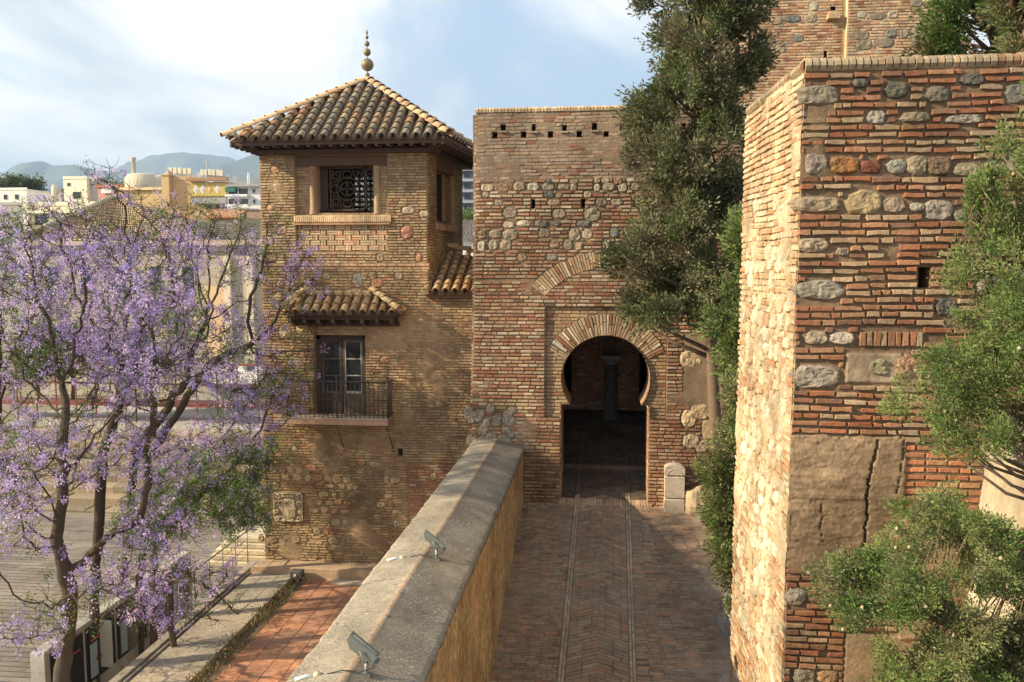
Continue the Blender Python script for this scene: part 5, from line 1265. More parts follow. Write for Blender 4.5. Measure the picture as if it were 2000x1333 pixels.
# ================================================================ CITY
def ramp_box(name, mat, parent, x0, x1, y0, y1, z0, z1, col, bev=0):
    mb = MB(); mb.box(x0, x1, y0, y1, z0, z1, col, bev); return mb.build(name, mat, parent)
class Bld:
    """building given by its photo rectangle at distance Y; real depth and base on the city ground"""
    def __init__(s, name, label, px0, px1, py, Y, dep, col, cat='building', group=None, base=Z_CITY):
        a, b = PY(px0, py, Y), PY(px1, py, Y); s.x0, s.x1, s.Y, s.zt = a.x, b.x, Y, (a.z+b.z)/2; s.col = col; s.dep = dep
        s.e = empty(name, ((s.x0+s.x1)/2, Y+dep/2, base), label, cat, group)
        ramp_box('wall', M_wall, s.e, s.x0, s.x1, Y, Y+dep, base, s.zt, col)
        s.k = Y/F
    def X(s, px, Y=None): return PY(px, 400, Y or s.Y).x
    def Zp(s, py, Y=None): return PY(250, py, Y or s.Y).z
    def win(s, px0, px1, py0, py1, fcol=(.5, .47, .4), dark=(.05, .05, .055)):
        x0, x1, z1, z0 = s.X(px0), s.X(px1), s.Zp(py0), s.Zp(py1); t = max(.06, .6*s.k)
        mb = MB(); f = max(.06, .5*s.k)
        mb.box(x0, x0+f, s.Y-t, s.Y+.02, z0, z1, fcol); mb.box(x1-f, x1, s.Y-t, s.Y+.02, z0, z1, fcol); mb.box(x0+f, x1-f, s.Y-t, s.Y+.02, z1-f, z1, fcol); mb.box(x0+f, x1-f, s.Y-t*1.3, s.Y+.02, z0, z0+f, fcol)
        w_ = mb.build('window', M_wall, s.e); g = MB(); g.box(x0+f, x1-f, s.Y-t*.3, s.Y+.01, z0+f, z1-f, dark); g.build('pane', M_glass, w_)
    def band(s, name, px0, px1, py0, py1, col, out=.15, mat=None, Y=None):
        Y = Y or s.Y; mb = MB(); mb.box(s.X(px0, Y), s.X(px1, Y), Y-out, Y+.05, s.Zp(py1, Y), s.Zp(py0, Y), col); return mb.build(name, mat or M_wall, s.e)
    def flat(s, name='parapet', col=None, h=None):
        h = h or 1.2*s.k*8; mb = MB(); c = col or s.col; mb.box(s.x0-.1, s.x1+.1, s.Y-.1, s.Y+s.dep+.1, s.zt, s.zt+.25, c); mb.box(s.x0, s.x1, s.Y, s.Y+.3, s.zt+.25, s.zt+.6, c); mb.build(name, M_wall, s.e)
rng = random.Random(21)
# big hip-roofed palace filling the middle distance
pal = Bld('palace', 'large hip-roofed palace with grey-beige walls behind the jacaranda blossom', 62, 512, 470, 78, 26, (.40, .355, .28))
xa, xb, ya, yb_ = pal.x0-.8, pal.x1+6, 77.2, 105; ze = pal.zt; zr = PY(222, 388, 90).z
mb = MB(); r0 = Vector((PY(222, 388, 91).x, 91, zr)); r1 = Vector((PY(236, 388, 91).x, 91, zr-.1)); xm = PY(345, 470, 78).x; A = [Vector((xa, ya, ze)), Vector((xm, ya, ze)), Vector((xm, yb_, ze)), Vector((xa, yb_, ze))]
def ridged(mb, A_, B_, C_, D_, n, col):
    for i in range(n):
        t0, t1 = i/n, (i+1)/n; tm = (t0+t1)/2; up = Vector((0, 0, .13))
        p = [A_.lerp(B_, t0), A_.lerp(B_, tm), A_.lerp(B_, t1), D_.lerp(C_, t0), D_.lerp(C_, tm), D_.lerp(C_, t1)]
        c = jit(col, .14, rng); mb.add([tuple(p[0]), tuple(p[1]+up), tuple(p[2]), tuple(p[5]), tuple(p[4]+up), tuple(p[3])], [(0, 1, 4, 5), (1, 2, 3, 4)], c)
RC = (.36, .25, .16)
# roof in courses: stepped strips up the slope
def coursed(mb, A_, B_, C_, D_, m, n, col):
    for j in range(m):
        a, b = A_.lerp(D_, j/m), B_.lerp(C_, j/m); c, d = B_.lerp(C_, (j+1)/m), A_.lerp(D_, (j+1)/m); lift = Vector((0, 0, .10))
        nn = max(2, int(n*(b-a).length/(B_-A_).length)); 
        for i in range(nn):
            t0, t1 = i/nn, (i+1)/nn; tm = (t0+t1)/2; cc2 = jit(col, .2, rng); up = Vector((0, 0, .14))
            q = [a.lerp(b, t0)+lift, a.lerp(b, tm)+lift+up, a.lerp(b, t1)+lift, d.lerp(c, t1), d.lerp(c, tm)+up, d.lerp(c, t0)]
            mb.add([tuple(x) for x in q], [(0, 1, 4, 5), (1, 2, 3, 4)], cc2)
coursed(mb, A[0], A[1], r1, r0, 22, 70, RC); coursed(mb, A[3], A[0], r0, r0+Vector((0, .1, 0)), 16, 30, RC); coursed(mb, A[1], A[2], r1+Vector((0, .1, 0)), r1, 16, 30, RC)
mb.quad(A[3], A[2], r1, r0, RC)
B2 = [Vector((PY(240, 470, 78).x, 84, ze)), Vector((xb, 84, ze)), Vector((xb-3, 94, ze+2.6)), Vector((PY(240, 470, 78).x, 94, ze+2.6))]
coursed(mb, *B2, 10, 60, (.33, .28, .22))
rf = mb.build('roof', M_tile, pal.e)
mb = MB(); mb.tube([A[0]+Vector((0, 0, .2)), r0+Vector((0, 0, .25))], .32, (.46, .38, .27), 6); mb.tube([r0+Vector((0, 0, .25)), r1+Vector((0, 0, .25))], .3, (.46, .38, .27), 6); mb.build('ridge', M_tile, rf)
mb = MB(); mb.box(xa+.2, xb-.2, 77.3, 78.2, ze-.5, ze-.05, (.46, .38, .27)); mb.box(xa+.5, xb-.5, 77.7, 78.1, ze-1.1, ze-.5, (.42, .37, .3)); mb.build('cornice', M_wall, pal.e)
for x0, x1, y0, y1 in [(80, 110, 520, 575), (150, 178, 520, 575), (215, 245, 520, 575), (285, 312, 520, 575), (350, 376, 520, 575), (110, 138, 640, 700), (180, 208, 640, 700), (250, 278, 640, 700)]: pal.win(x0, x1, y0, y1, (.5, .44, .34))
for x0 in (436, 480): pal.band('pilaster', x0, x0+12, 500, 790, (.60, .54, .42), .4)
pal.band('lit_wall_tint', 398, 436, 560, 770, (.62, .44, .26), .25)  # sun on this stretch of wall is put into a peach colour
# far rows
def add(*a, **k): return Bld(*a, **k)
b = add('white_house', 'low white house at the far left edge under the dark trees', -60, 52, 372, 190, 20, (.74, .72, .66)); b.flat(); b.win(8, 16, 378, 388); b.win(30, 38, 378, 388)
b = add('cream_house', 'cream house with tall parapet and one big window left of the palace roof', 48, 192, 402, 120, 20, (.72, .66, .48)); b.flat(col=(.76, .72, .58)); b.band('corner_pier', 48, 57, 385, 500, (.76, .72, .58), .5); b.band('cornice', 57, 192, 412, 416, (.78, .74, .6), .5); b.win(66, 95, 418, 440, (.6, .55, .42), (.32, .30, .26))
b = add('grey_house', 'grey house far left below the white house', -80, 50, 402, 150, 20, (.36, .35, .34)); b.flat(); b.win(5, 15, 412, 425); b.win(25, 35, 412, 425)
t_ = empty('water_tank', (PY(89, 380, 150).x, 150, PY(89, 382, 150).z), 'cream cylindrical tank on the roof left of the cube-shaped house', 'tank')
mb = MB(); bb = PY(89, 402, 150); mb.lathe((bb.x, 153, bb.z-1), [(.01, 1), (.65, 1), (.65, 4.7), (.5, 4.95), (.5, 5.2), (.01, 5.3)], (.62, .56, .42), 16); mb.build('body', M_wall, t_)
mb = MB(); mb.lathe((bb.x+1.5, 153, bb.z-1), [(.3, 0), (.3, 4.2), (.45, 4.3), (.2, 4.6)], (.3, .28, .25), 8); mb.build('vent', M_wall, t_)
b = add('cube_house', 'cream cube-shaped rooftop house with one tiny window', 123, 169, 350, 170, 12, (.74, .69, .54)); b.flat(h=.5); b.win(133, 140, 356, 363); b.win(143, 160, 374, 388)
b = add('cube_house_shaded_side', 'right side of the cream cube-shaped house, its shade put into a grey colour', 168, 192, 352, 171, 10, (.40, .38, .36)); b.flat()  # shaded side of the cube house; the shade is in the grey
b = add('red_house', 'low red-roofed house with a white box in front, mid city', 191, 242, 366, 165, 12, (.52, .30, .24)); b.band('roof_edge', 190, 243, 361, 366, (.42, .18, .12), .6); b.band('white_box', 204, 222, 370, 378, (.8, .78, .74), .9)
b = add('round_house', 'rounded concrete rooftop with a slim tall chimney', 246, 326, 366, 185, 14, (.52, .45, .33))
mb = MB()
for x_, w_, t0 in ((256, 1.6, 350), (282, 4.2, 340), (311, 2.3, 343)): c0 = PY(x_, 366, 188); mb.lathe((c0.x, 188, c0.z-.5), [(w_, 0), (w_, PY(x_, t0, 188).z-c0.z), (w_*.7, PY(x_, t0-3, 188).z-c0.z), (.01, PY(x_, t0-3, 188).z-c0.z+.1)], (.54, .48, .37), 20)
mb.build('drum', M_wall, b.e)
mb = MB(); c0 = PY(262, 345, 186); mb.lathe((c0.x, 186, c0.z-1), [(.45, 0), (.42, PY(262, 312, 186).z-c0.z+1), (.6, PY(262, 311, 186).z-c0.z+1), (.6, PY(262, 308, 186).z-c0.z+1), (.01, PY(262, 307, 186).z-c0.z+1)], (.5, .42, .36), 10); mb.build('chimney', M_wall, b.e)
b = add('ochre_house', 'low ochre house under the rounded concrete rooftop', 232, 330, 372, 150, 12, (.50, .37, .21)); b.band('cornice', 232, 330, 368, 372, (.68, .55, .34), .5); b.flat()
b = add('orange_tower', 'orange house with a small tiled turret left of the yellow panel building', 326, 372, 352, 140, 12, (.46, .31, .17)); b.flat()
mb = MB(); mb.box(b.X(323), b.X(337), 139, 141, b.zt-4, b.Zp(345), (.48, .34, .19)); mb.box(b.X(321), b.X(339), 138.8, 141.2, b.Zp(345), b.Zp(343), (.5, .38, .26)); c0 = PY(330, 343, 140); mb.lathe((c0.x, 140, c0.z), [(.8, 0), (.7, .3), (.15, .9), (.01, 1.0)], (.4, .3, .22), 8); mb.build('turret', M_wall, b.e)
b = add('yellow_panel_building', 'building with a long yellow panel of four diamond ornaments under a brown eave', 372, 446, 356, 130, 16, (.42, .31, .17))
b.band('eave', 370, 448, 350, 356, (.33, .2, .12), .8)
pn = b.band('yellow_panel', 376, 443, 360, 385, (.46, .37, .13), .2)
for i, x_ in enumerate((385, 398, 411, 427)):
    mb = MB(); X_, Z_ = b.X(x_), b.Zp(372); w_ = .55; h_ = .75
    for s_, c_, o_ in ((1, (.70, .68, .62) if i != 2 else (.62, .36, .12), .23), (.62, (.48, .44, .44) if i != 2 else (.55, .4, .1), .26), (.3, (.75, .73, .7), .29)):
        mb.add([(X_-w_*s_, 130-o_, Z_), (X_, 130-o_, Z_-h_*s_), (X_+w_*s_, 130-o_, Z_), (X_, 130-o_, Z_+h_*s_)], [(0, 1, 2, 3)], c_)
    q = mb.build('ornament', M_wall, pn)
b.band('grey_awning', 380, 446, 389, 400, (.30, .30, .31), .9)
for x_ in (404, 420, 434): b.win(x_, x_+10, 401, 410)
b = add('white_terrace_building', 'white flat-roofed building with two rows of roof chimneys', 326, 446, 346, 200, 16, (.80, .78, .73)); b.flat()
b.band('upper_storey', 330, 362, 337, 346, (.78, .76, .7), .3); b.band('upper_storey', 388, 428, 339, 350, (.82, .81, .77), .3)
for x_, y_ in ((334, 328), (343, 328), (352, 328), (362, 329), (371, 329), (396, 332), (403, 332), (411, 331), (418, 332), (427, 332), (433, 333)):
    mb = MB(); c0 = PY(x_, y_+12, 199); h_ = PY(x_, y_, 199).z-c0.z; mb.box(c0.x-.42, c0.x+.42, 198.6, 199.4, c0.z, c0.z+h_, (.66, .60, .48), .05); mb.build('chimney', M_wall, b.e)
b = add('apartment_building', 'white apartment block with balconies and a green awning beside the watchtower', 445, 512, 368, 125, 14, (.62, .65, .68)); b.flat()
b.band('roof_slab', 445, 512, 364, 368, (.34, .33, .33), .8)
for k, y_ in enumerate((370, 390)):
    for x_ in (446, 467): b.win(x_, x_+19, y_, y_+13, (.7, .72, .74), (.06, .07, .08))
for y_ in (383, 402): b.band('balcony', 445, 488, y_, y_+4, (.72, .74, .76), 1.0)
b.band('green_awning', 446, 465, 370, 378, (.05, .16, .13), 1.0); b.win(494, 500, 372, 380); b.win(494, 500, 392, 400)
for x_ in (404, 484, 487, 461):
    an = empty('antenna', PY(x_, 345, 126), {404: 'thin rooftop antenna above the yellow panel building', 484: 'left of the two pale antenna masts on the apartment roof', 487: 'right of the two pale antenna masts on the apartment roof', 461: 'small dark aerial at the left end of the apartment roof'}[x_], 'antenna')
    mb = MB(); top = {404: 313, 484: 338, 487: 338, 461: 344}[x_]; a = PY(x_, 366, 126); t = PY(x_, top, 126); mb.tube([a, t], .06, (.35, .35, .36) if x_ in (404, 461) else (.8, .8, .8), 5); mb.build('mast', M_metal, an)
    mb = MB(); mb.tube([t+Vector((-.5, 0, -.3)), t+Vector((.5, 0, -.3))], .035, (.35, .35, .36), 4); mb.tube([t+Vector((-.3, 0, -.7)), t+Vector((.3, 0, -.7))], .035, (.35, .35, .36), 4); mb.build('crossbar', M_metal, an)
b = add('low_white_house', 'long low white-edged house with a brown wall beside the watchtower', 446, 512, 410, 108, 8, (.32, .23, .17)); b.band('parapet', 446, 512, 404, 410, (.66, .65, .62), .3); b.band('grey_wall', 446, 476, 410, 424, (.5, .5, .5), .1)
b = add('red_tile_house', 'low house with a row of red ridge tiles behind the blossom', 402, 470, 424, 100, 6, (.42, .32, .24)); mb = MB()
for k in range(22): x_ = b.x0+(b.x1-b.x0)*(k+.5)/22; mb.tube([(x_, 99.6, b.zt-.1), (x_, 101.6, b.zt+.9)], .17, jit((.5, .26, .16), .15, rng), 6)
mb.build('roof', M_tile, b.e)
# strip seen between watchtower and gatehouse
b = add('blue_grey_apartment_block', 'blue-grey apartment block seen in the gap behind the watchtower', 890, 945, 318, 140, 14, (.17, .20, .25)); b.flat()  # dark blue-grey wall, paler balconies
for k in range(5): b.band('balcony', 890, 940, 338+k*20, 343+k*20, (.30, .33, .38), .9)
for k in range(5): b.win(906, 920, 345+k*20, 356+k*20, (.22, .25, .29), (.05, .06, .08))
b = add('grey_roofed_house', 'small white house with grey roof in the gap behind the watchtower', 880, 950, 472, 70, 12, (.72, .70, .66)); mb = MB(); x0, x1 = b.x0-.5, b.x1+.5
coursed(mb, Vector((x0, 69.5, b.zt)), Vector((x1, 69.5, b.zt)), Vector((x1, 76, b.zt+2.1)), Vector((x0, 76, b.zt+2.1)), 12, 14, (.34, .31, .29)); mb.quad((x0, 82, b.zt), (x1, 82, b.zt), (x1, 76, b.zt+2.1), (x0, 76, b.zt+2.1), (.3, .28, .26)); mb.build('roof', M_tile, b.e)
# generic far blocks fill the gaps toward the horizon
rr_ = random.Random(8)
lab = ['%s %s building far off %s' % (c, s_, w_) for c, s_, w_ in [('white', 'wide', 'behind the dark trees'), ('beige', 'narrow', 'behind the cube-shaped house'), ('pale grey', 'flat', 'behind the rounded rooftop'), ('cream', 'tall', 'behind the orange turret'), ('white', 'long', 'behind the apartment block')]]
for i, (x0, x1, y_, Yk) in enumerate([(-140, 40, 392, 260), (60, 150, 396, 240), (180, 330, 392, 260), (300, 420, 380, 280), (420, 560, 392, 300)]):
    b = add('apartment_building', lab[i], x0, x1, y_, Yk, 25, jit([(.74, .72, .67), (.6, .5, .38), (.55, .54, .52), (.7, .62, .46), (.74, .73, .7)][i], .05, rr_)); b.flat()
    n_ = int((x1-x0)/14)
    for k in range(n_): b.win(x0+6+k*14, x0+12+k*14, y_+6, y_+12)
# museum building with dark glass and red steel walkway, at street level
mu = Bld('museum_building', 'low modern building with dark glass front behind the jacarandas', -60, 512, 858, 56, 12, (.34, .31, .28)); mu.flat()
mu.band('roof_slab', -60, 512, 838, 858, (.52, .50, .46), 1.6)
mb = MB(); mb.box(mu.x0, mu.x1, 55.85, 55.98, Z_CITY+.2, mu.zt-.3, (.03, .035, .04)); mb.build('glass_front', M_glass, mu.e)
for k in range(14):
    x_ = mu.x0+(mu.x1-mu.x0)*(k+.5)/14; ramp_box('mullion', M_metal, mu.e, x_-.06, x_+.06, 55.7, 55.9, Z_CITY, mu.zt, (.35, .34, .32))
rw = empty('red_walkway', (PY(250, 780, 62).x, 62, Z_CITY), 'red steel footbridge with railings crossing behind the jacarandas', 'footbridge')
zq = lambda py: PY(250, py, 62).z
RDc = (.20, .055, .045); xq0, xq1 = PY(-40, 780, 62).x, PY(506, 780, 62).x
for (y0_, y1_, nm) in ((786, 793, 'deck'), (748, 751, 'handrail'), (708, 712, 'handrail')):
    mb = MB(); mb.box(xq0, xq1, 61.8, 62.2 if nm != 'deck' else 63.6, zq(y1_), zq(y0_), RDc); mb.build(nm, M_metal, rw)
for k in range(15):
    x_ = xq0+(xq1-xq0)*k/14; ramp_box('post', M_metal, rw, x_-.04, x_+.04, 61.85, 61.95, Z_CITY, zq(706), RDc)
can = Bld('canopy_building', 'pale flat canopy roof beside the watchtower in front of the palace', 372, 512, 726, 68, 4, (.45, .43, .40)); can.band('canopy', 370, 514, 718, 740, (.72, .72, .70), 2.0)
mb = MB(); c0 = PY(490, 708, 67); mb.lathe((c0.x, 66.6, c0.z-.6), [(.5, 0), (.55, .4), (.1, .9)], (.12, .11, .1), 10); tag(mb.build('roof_vent', M_metal), 'dark rounded bundle standing on the pale canopy roof', 'roof vent')
# ================================================================ HILLS
def ridge(name, prof, Y, col, seed, depth=2600, zb=-60, rough=1.0):
    mb = MB(); n = 260; px0, px1 = prof[0][0], prof[-1][0]; rows = 16; vs = []; cs = []
    def hp(px):
        for (a, b), (c, d) in zip(prof, prof[1:]):
            if a <= px <= c: t = (px-a)/(c-a); t = t*t*(3-2*t); return b+(d-b)*t
        return prof[-1][1]
    for i in range(n+1):
        px = px0+(px1-px0)*i/n; top = PY(px, hp(px), Y); H_ = top.z-zb
        for j in range(rows+1):
            t = j/rows; f = 1-t; yy = Y-depth*t*.55; xx = top.x*(1-.0*t)
            g = nz(xx*.0011+seed, yy*.0011, 1)*.5+nz(xx*.003+seed, yy*.003, 5)*.28+nz(xx*.008+seed, yy*.006, 7)*.12
            z = zb+H_*(f**1.15)*(1+g*rough*t*1.6)+(g*H_*.10*rough if j else nz(px*.11, seed)*H_*.012)
            vs.append((xx, yy, z)); k = 1+.5*nz(xx*.004, yy*.004, 3); cs.append(tuple(x*k for x in col))
    mb.add(vs, [(i*(rows+1)+j, (i+1)*(rows+1)+j, (i+1)*(rows+1)+j+1, i*(rows+1)+j+1) for i in range(n) for j in range(rows)], cs, True)
    return tag(mb.build(name, M_ground), kind='structure')
ridge('hills', [(-900, 330), (-500, 300), (-200, 345), (0, 338), (40, 322), (78, 315), (110, 324), (140, 322), (200, 334), (260, 345), (400, 365), (700, 380)], 7200, (.11, .135, .11), 3)
ridge('hills', [(60, 372), (190, 345), (262, 315), (300, 303), (350, 298), (400, 302), (440, 306), (480, 322), (560, 335), (700, 310), (900, 335), (1300, 350)], 8800, (.11, .135, .12), 9)
ridge('hills', [(300, 368), (400, 332), (440, 320), (508, 300), (620, 285), (800, 320), (1000, 335), (1300, 350)], 5600, (.10, .125, .12), 14, 1800)
ridge('hills', [(300, 385), (400, 365), (470, 348), (520, 345), (650, 340), (900, 352), (1300, 360)], 4300, (.14, .13, .08), 23, 1200)
# ================================================================ TREES
def tuft_cloud(cen, dirs, size, per, rs, elong=1.5):
    """points of many leaf blades in tufts"""
    n = len(cen); C = np.repeat(cen, per, 0); S = np.repeat(size, per)[:, None]; Dm = np.repeat(dirs, per, 0)
    o = rs.normal(size=C.shape); o /= np.linalg.norm(o, axis=1, keepdims=True); o *= rs.rand(len(o), 1)**.45
    al = (o*Dm).sum(1, keepdims=True); o = o+Dm*al*(elong-1)
    P_ = C+o*S; D = o*.8+Dm*.7+rs.normal(size=o.shape)*.35
    return P_, D, np.repeat(np.arange(n), per)
def polyx(tab, y):
    return np.interp(y, [t[0] for t in tab], [t[1] for t in tab])
def conifer(name, label, cat, outline, Yc, dY, ntuft, per, tsz, lsz, trunk, seed, gaps=None, cols=((.075, .105, .04), (.10, .12, .055), (.125, .115, .07)), group=None, tip=.8, wl=.19, cones=0, br=.42, bt=16, inset=.45):
    """outline: (y, xleft, xright) in photo pixels at distance Yc -> a crown with real depth dY"""
    rs = np.random.RandomState(seed); ys = np.array([o[0] for o in outline], float); wd = np.array([o[2]-o[1] for o in outline], float)
    root = empty(name, trunk[0], label, cat, group)
    nb = max(4, int(ntuft/bt)); B_ = []; tries = 0; brp = br*F/Yc
    while len(B_) < nb and tries < nb*60:
        tries += 1
        y = rs.uniform(ys[0], ys[-1])
        if rs.rand() > np.interp(y, ys, wd)/wd.max()+.15: continue
        xl_ = np.interp(y, ys, [o[1] for o in outline]); xr_ = np.interp(y, ys, [o[2] for o in outline]); c = (xl_+xr_)/2; h = max(2, (xr_-xl_)/2-brp*inset)
        a = rs.uniform(0, 2*math.pi); r = rs.uniform(.05, 1)**.5; hx, hy = math.cos(a)*r, math.sin(a)*r
        if gaps and any(((c+hx*h-g[0])/g[2])**2+((y-g[1])/g[3])**2 < 1 for g in gaps): continue
        p = PY(c+hx*h, y, Yc); q = np.array((p.x, Yc+hy*max(.05, dY-br*.6), p.z))
        if B_ and min(np.linalg.norm((q-b[0])*np.array([1, 1, .8])) for b in B_) < br*rs.uniform(.25, .9): continue
        B_.append((q, hx, hy, br*rs.uniform(.6, 1.25)))
    cen = []; dirs = []; sz = []; bi = []
    for k_, (q, hx, hy, rb_) in enumerate(B_):
        od = np.array([hx*1.0, hy*1.0, .55*tip])
        for _ in range(bt):
            d = rs.normal(size=3); d /= np.linalg.norm(d)
            if d @ od < -.35*np.linalg.norm(od): d = -d
            rr_ = rb_*rs.uniform(.55, 1.05); cen.append(q+d*rr_*np.array([1, 1, 1.15])); v_ = d*.8+od*.8+rs.normal(size=3)*.25+np.array([0, 0, .25*tip]); dirs.append(v_/np.linalg.norm(v_)); sz.append(tsz*rs.uniform(.6, 1.3)); bi.append(k_)
    cen = np.array(cen); dirs = np.array(dirs); sz = np.array(sz); A_ = cen
    P_, D, idx = tuft_cloud(cen, dirs, sz*.9, per, rs, 2.3)
    bcol = [pick([(3, cols[0]), (3, cols[1]), (2, cols[2])], random.Random(k_*7+seed)) for k_ in range(len(B_))]
    base = np.array([bcol[bi[i]] if rs.rand() < .65 else pick([(1, c_) for c_ in cols], random.Random(i)) for i in range(len(A_))])
    big = np.array([1+.45*nz(c[0]*.8, c[1]*.8, c[2]*.8) for c in cen])
    colr = base[idx]*big[idx, None]*rs.uniform(.65, 1.4, (len(P_), 1))
    dead = rs.rand(len(P_)) < .10; colr[dead] = np.array([.15, .10, .06])*rs.uniform(.6, 1.2, (dead.sum(), 1))
    L = lsz*1.45*rs.uniform(.5, 1.5, len(P_)); colr = colr*(1.38 if Yc < 10 else 1.22); leaves('crown', M_leaf, P_, D, L, L*wl, colr, root, seed)
    # limbs from trunk line to a subset of tufts
    mb = MB(); tp = [Vector(t) for t in trunk]; tr = trunk_r.get(name+str(seed), .16)
    rad = [tr*(1-.8*i/(len(tp)-1)) for i in range(len(tp))]; mb.tube(tp, rad, (.17, .12, .085), 9)
    sel = rs.choice(len(A_), min(len(A_), 90), False)
    for i in sel:
        c = Vector(cen[i]); zt2 = c.z-.35*abs(c.x-tp[0].x)-.3
        cq = c+Vector((0, 0, -.45*math.hypot(c.x-tp[0].x, c.y-tp[0].y)-.1)) if abs(tp[-1].x-tp[0].x) < 1.5 else c+Vector((.25, 0, -.15)); o, k = min(((a_.lerp(b_, max(0, min(1, (cq-a_).dot(b_-a_)/(b_-a_).length_squared))), j) for j, (a_, b_) in enumerate(zip(tp, tp[1:]))), key=lambda q: (q[0]-cq).length)
        m1 = o.lerp(c, .5)+Vector((rs.normal()*.1, rs.normal()*.1, -.1)); r_ = max(.012, min(rad[k]*.45, .02+.02*(c-o).length))*(.5 if Yc < 10 else 1); mb.tube([o, m1, c], [r_, r_*.7, .006], (.15, .11, .08), 5)
    mb.build('trunk', M_bark, root)
    if cones:
        mc = MB()
        for i in rs.choice(len(A_), cones):
            c = cen[i]+dirs[i]*sz[i]*.9+np.array([0, -.08, 0]); mc.lathe(c, [(.002, -.018), (.016, -.01), (.018, .004), (.008, .018), (.001, .02)], (.42, .34, .22), 7)
        mc.build('cones', M_stone, root)['kind'] = 'stuff'
    return root
trunk_r = {'cypress_branch44': .06, 'cypress_branch45': .03, 'cypress_tree41': .17, 'cypress_tree42': .06, 'cypress_tree43': .12, 'cypress_tree44': .1, 'cypress_tree45': .1}
# tall cypress in front of the gatehouse
Yt = 18.6
tb = PY(1404, 1010, Yt); tps = [tb, PY(1402, 900, Yt), PY(1396, 800, Yt), PY(1390, 700, Yt), PY(1392, 560, Yt), PY(1392, 420, Yt), PY(1380, 300, Yt), PY(1375, 150, Yt), PY(1365, 0, Yt), PY(1360, -170, Yt)]
conifer('cypress_tree', 'tall dark cypress with bare lower trunk standing before the gatehouse wall', 'cypress',
        [(-190, 1290, 1440), (-60, 1262, 1480), (0, 1245, 1500), (60, 1280, 1490), (120, 1290, 1500), (160, 1240, 1505), (200, 1236, 1480), (230, 1240, 1478), (290, 1222, 1476), (340, 1250, 1476), (385, 1272, 1474), (410, 1215, 1472), (450, 1196, 1470), (510, 1182, 1468), (560, 1186, 1455), (600, 1212, 1425), (640, 1245, 1400), (668, 1300, 1360)],
        Yt, 1.4, 2700, 64, .15, .06, tps, 41, br=.36, cols=((.085, .115, .045), (.12, .14, .065), (.145, .14, .085)), tip=.5, gaps=[(1450, 610, 40, 50), (1258, 150, 24, 45), (1400, 450, 16, 50), (1240, 360, 40, 30), (1330, 120, 14, 24), (1470, 60, 18, 30), (1430, 180, 14, 24), (1290, 470, 14, 16), (1350, 650, 40, 24)])
conifer('ivy_column', 'bright green narrow creeper hanging beside the tall cypress against the sunlit wall', 'climbing plant',
        [(430, 1445, 1470), (500, 1430, 1475), (600, 1412, 1475), (640, 1384, 1472), (665, 1400, 1470), (700, 1412, 1465), (735, 1425, 1458)], 16.6, .5, 380, 60, .13, .055, br=.26, tip=.6, trunk= [PY(1480, 1100, 16.6), PY(1465, 700, 16.6), PY(1455, 450, 16.6)], seed=46, cols=((.12, .17, .05), (.10, .15, .045), (.14, .16, .07)))
conifer('cypress_tree', 'low bushy cypress growing between the path and the sunlit wall', 'cypress',
        [(762, 1420, 1450), (790, 1405, 1458), (850, 1392, 1460), (905, 1376, 1462), (950, 1374, 1466), (1000, 1382, 1466), (1040, 1396, 1465), (1090, 1398, 1462), (1120, 1408, 1460), (1150, 1425, 1458), (1168, 1438, 1452)], 15.2, .62, 800, 62, .11, .045, br=.26, tip=.8, trunk= [PY(1475, 1290, 15.2), PY(1450, 1100, 15.2), PY(1430, 900, 15.2), PY(1432, 780, 15.2)], seed=42, cols=((.11, .16, .045), (.14, .165, .06), (.155, .15, .075)))
# near cypress at the right edge, several boughs
YR = 8.3
rb = [PY(2120, 1500, YR), PY(2100, 1200, YR), PY(2080, 800, YR), PY(2065, 500, YR), PY(2055, 300, YR), PY(2055, 190, YR)]
conifer('cypress_tree', 'near green cypress with spreading boughs at the right edge', 'cypress',
        [(150, 2000, 2140), (240, 1990, 2140), (300, 1975, 2140), (335, 2010, 2140), (430, 1995, 2140), (475, 1900, 2140), (500, 1850, 2140), (560, 1845, 2140), (600, 1865, 2140), (640, 1815, 2140), (700, 1800, 2140), (760, 1775, 2140), (800, 1735, 2140), (850, 1770, 2140), (880, 1890, 2140), (930, 1950, 2140), (1000, 1965, 2140)], YR, .9, 1350, 110, .08, .022, rb, 43, br=.19, inset=1.1, cols=((.08, .125, .035), (.115, .15, .05), (.13, .135, .065)), cones=25, tip=.9, gaps=[(1965, 960, 80, 110), (1820, 900, 70, 40), (1800, 620, 30, 40), (1905, 670, 34, 36), (1960, 420, 40, 30)])
conifer('cypress_branch', 'lower sweeping boughs of near cypress reaching left over the rammed-earth patch', 'cypress',
        [(985, 1830, 1860), (1030, 1770, 1960), (1090, 1750, 2140), (1115, 1690, 2140), (1145, 1565, 2140), (1185, 1575, 2140), (1215, 1590, 2140), (1240, 1700, 2140), (1290, 1735, 2140), (1340, 1690, 2140), (1420, 1670, 2140)], YR, .8, 1700, 110, .08, .022, br=.19, inset=.75, trunk=[PY(2120, 1500, YR), PY(2050, 1330, YR), PY(1900, 1240, YR), PY(1750, 1180, YR), PY(1600, 1150, YR)], seed=44,
        gaps=[(1760, 1245, 55, 35), (1890, 1215, 40, 40), (1640, 1235, 60, 18), (1965, 1000, 90, 60), (1930, 1210, 60, 62), (1840, 1130, 30, 26), (1700, 1240, 60, 40)], cols=((.08, .13, .035), (.12, .16, .05), (.13, .14, .065)), cones=45, tip=.7)
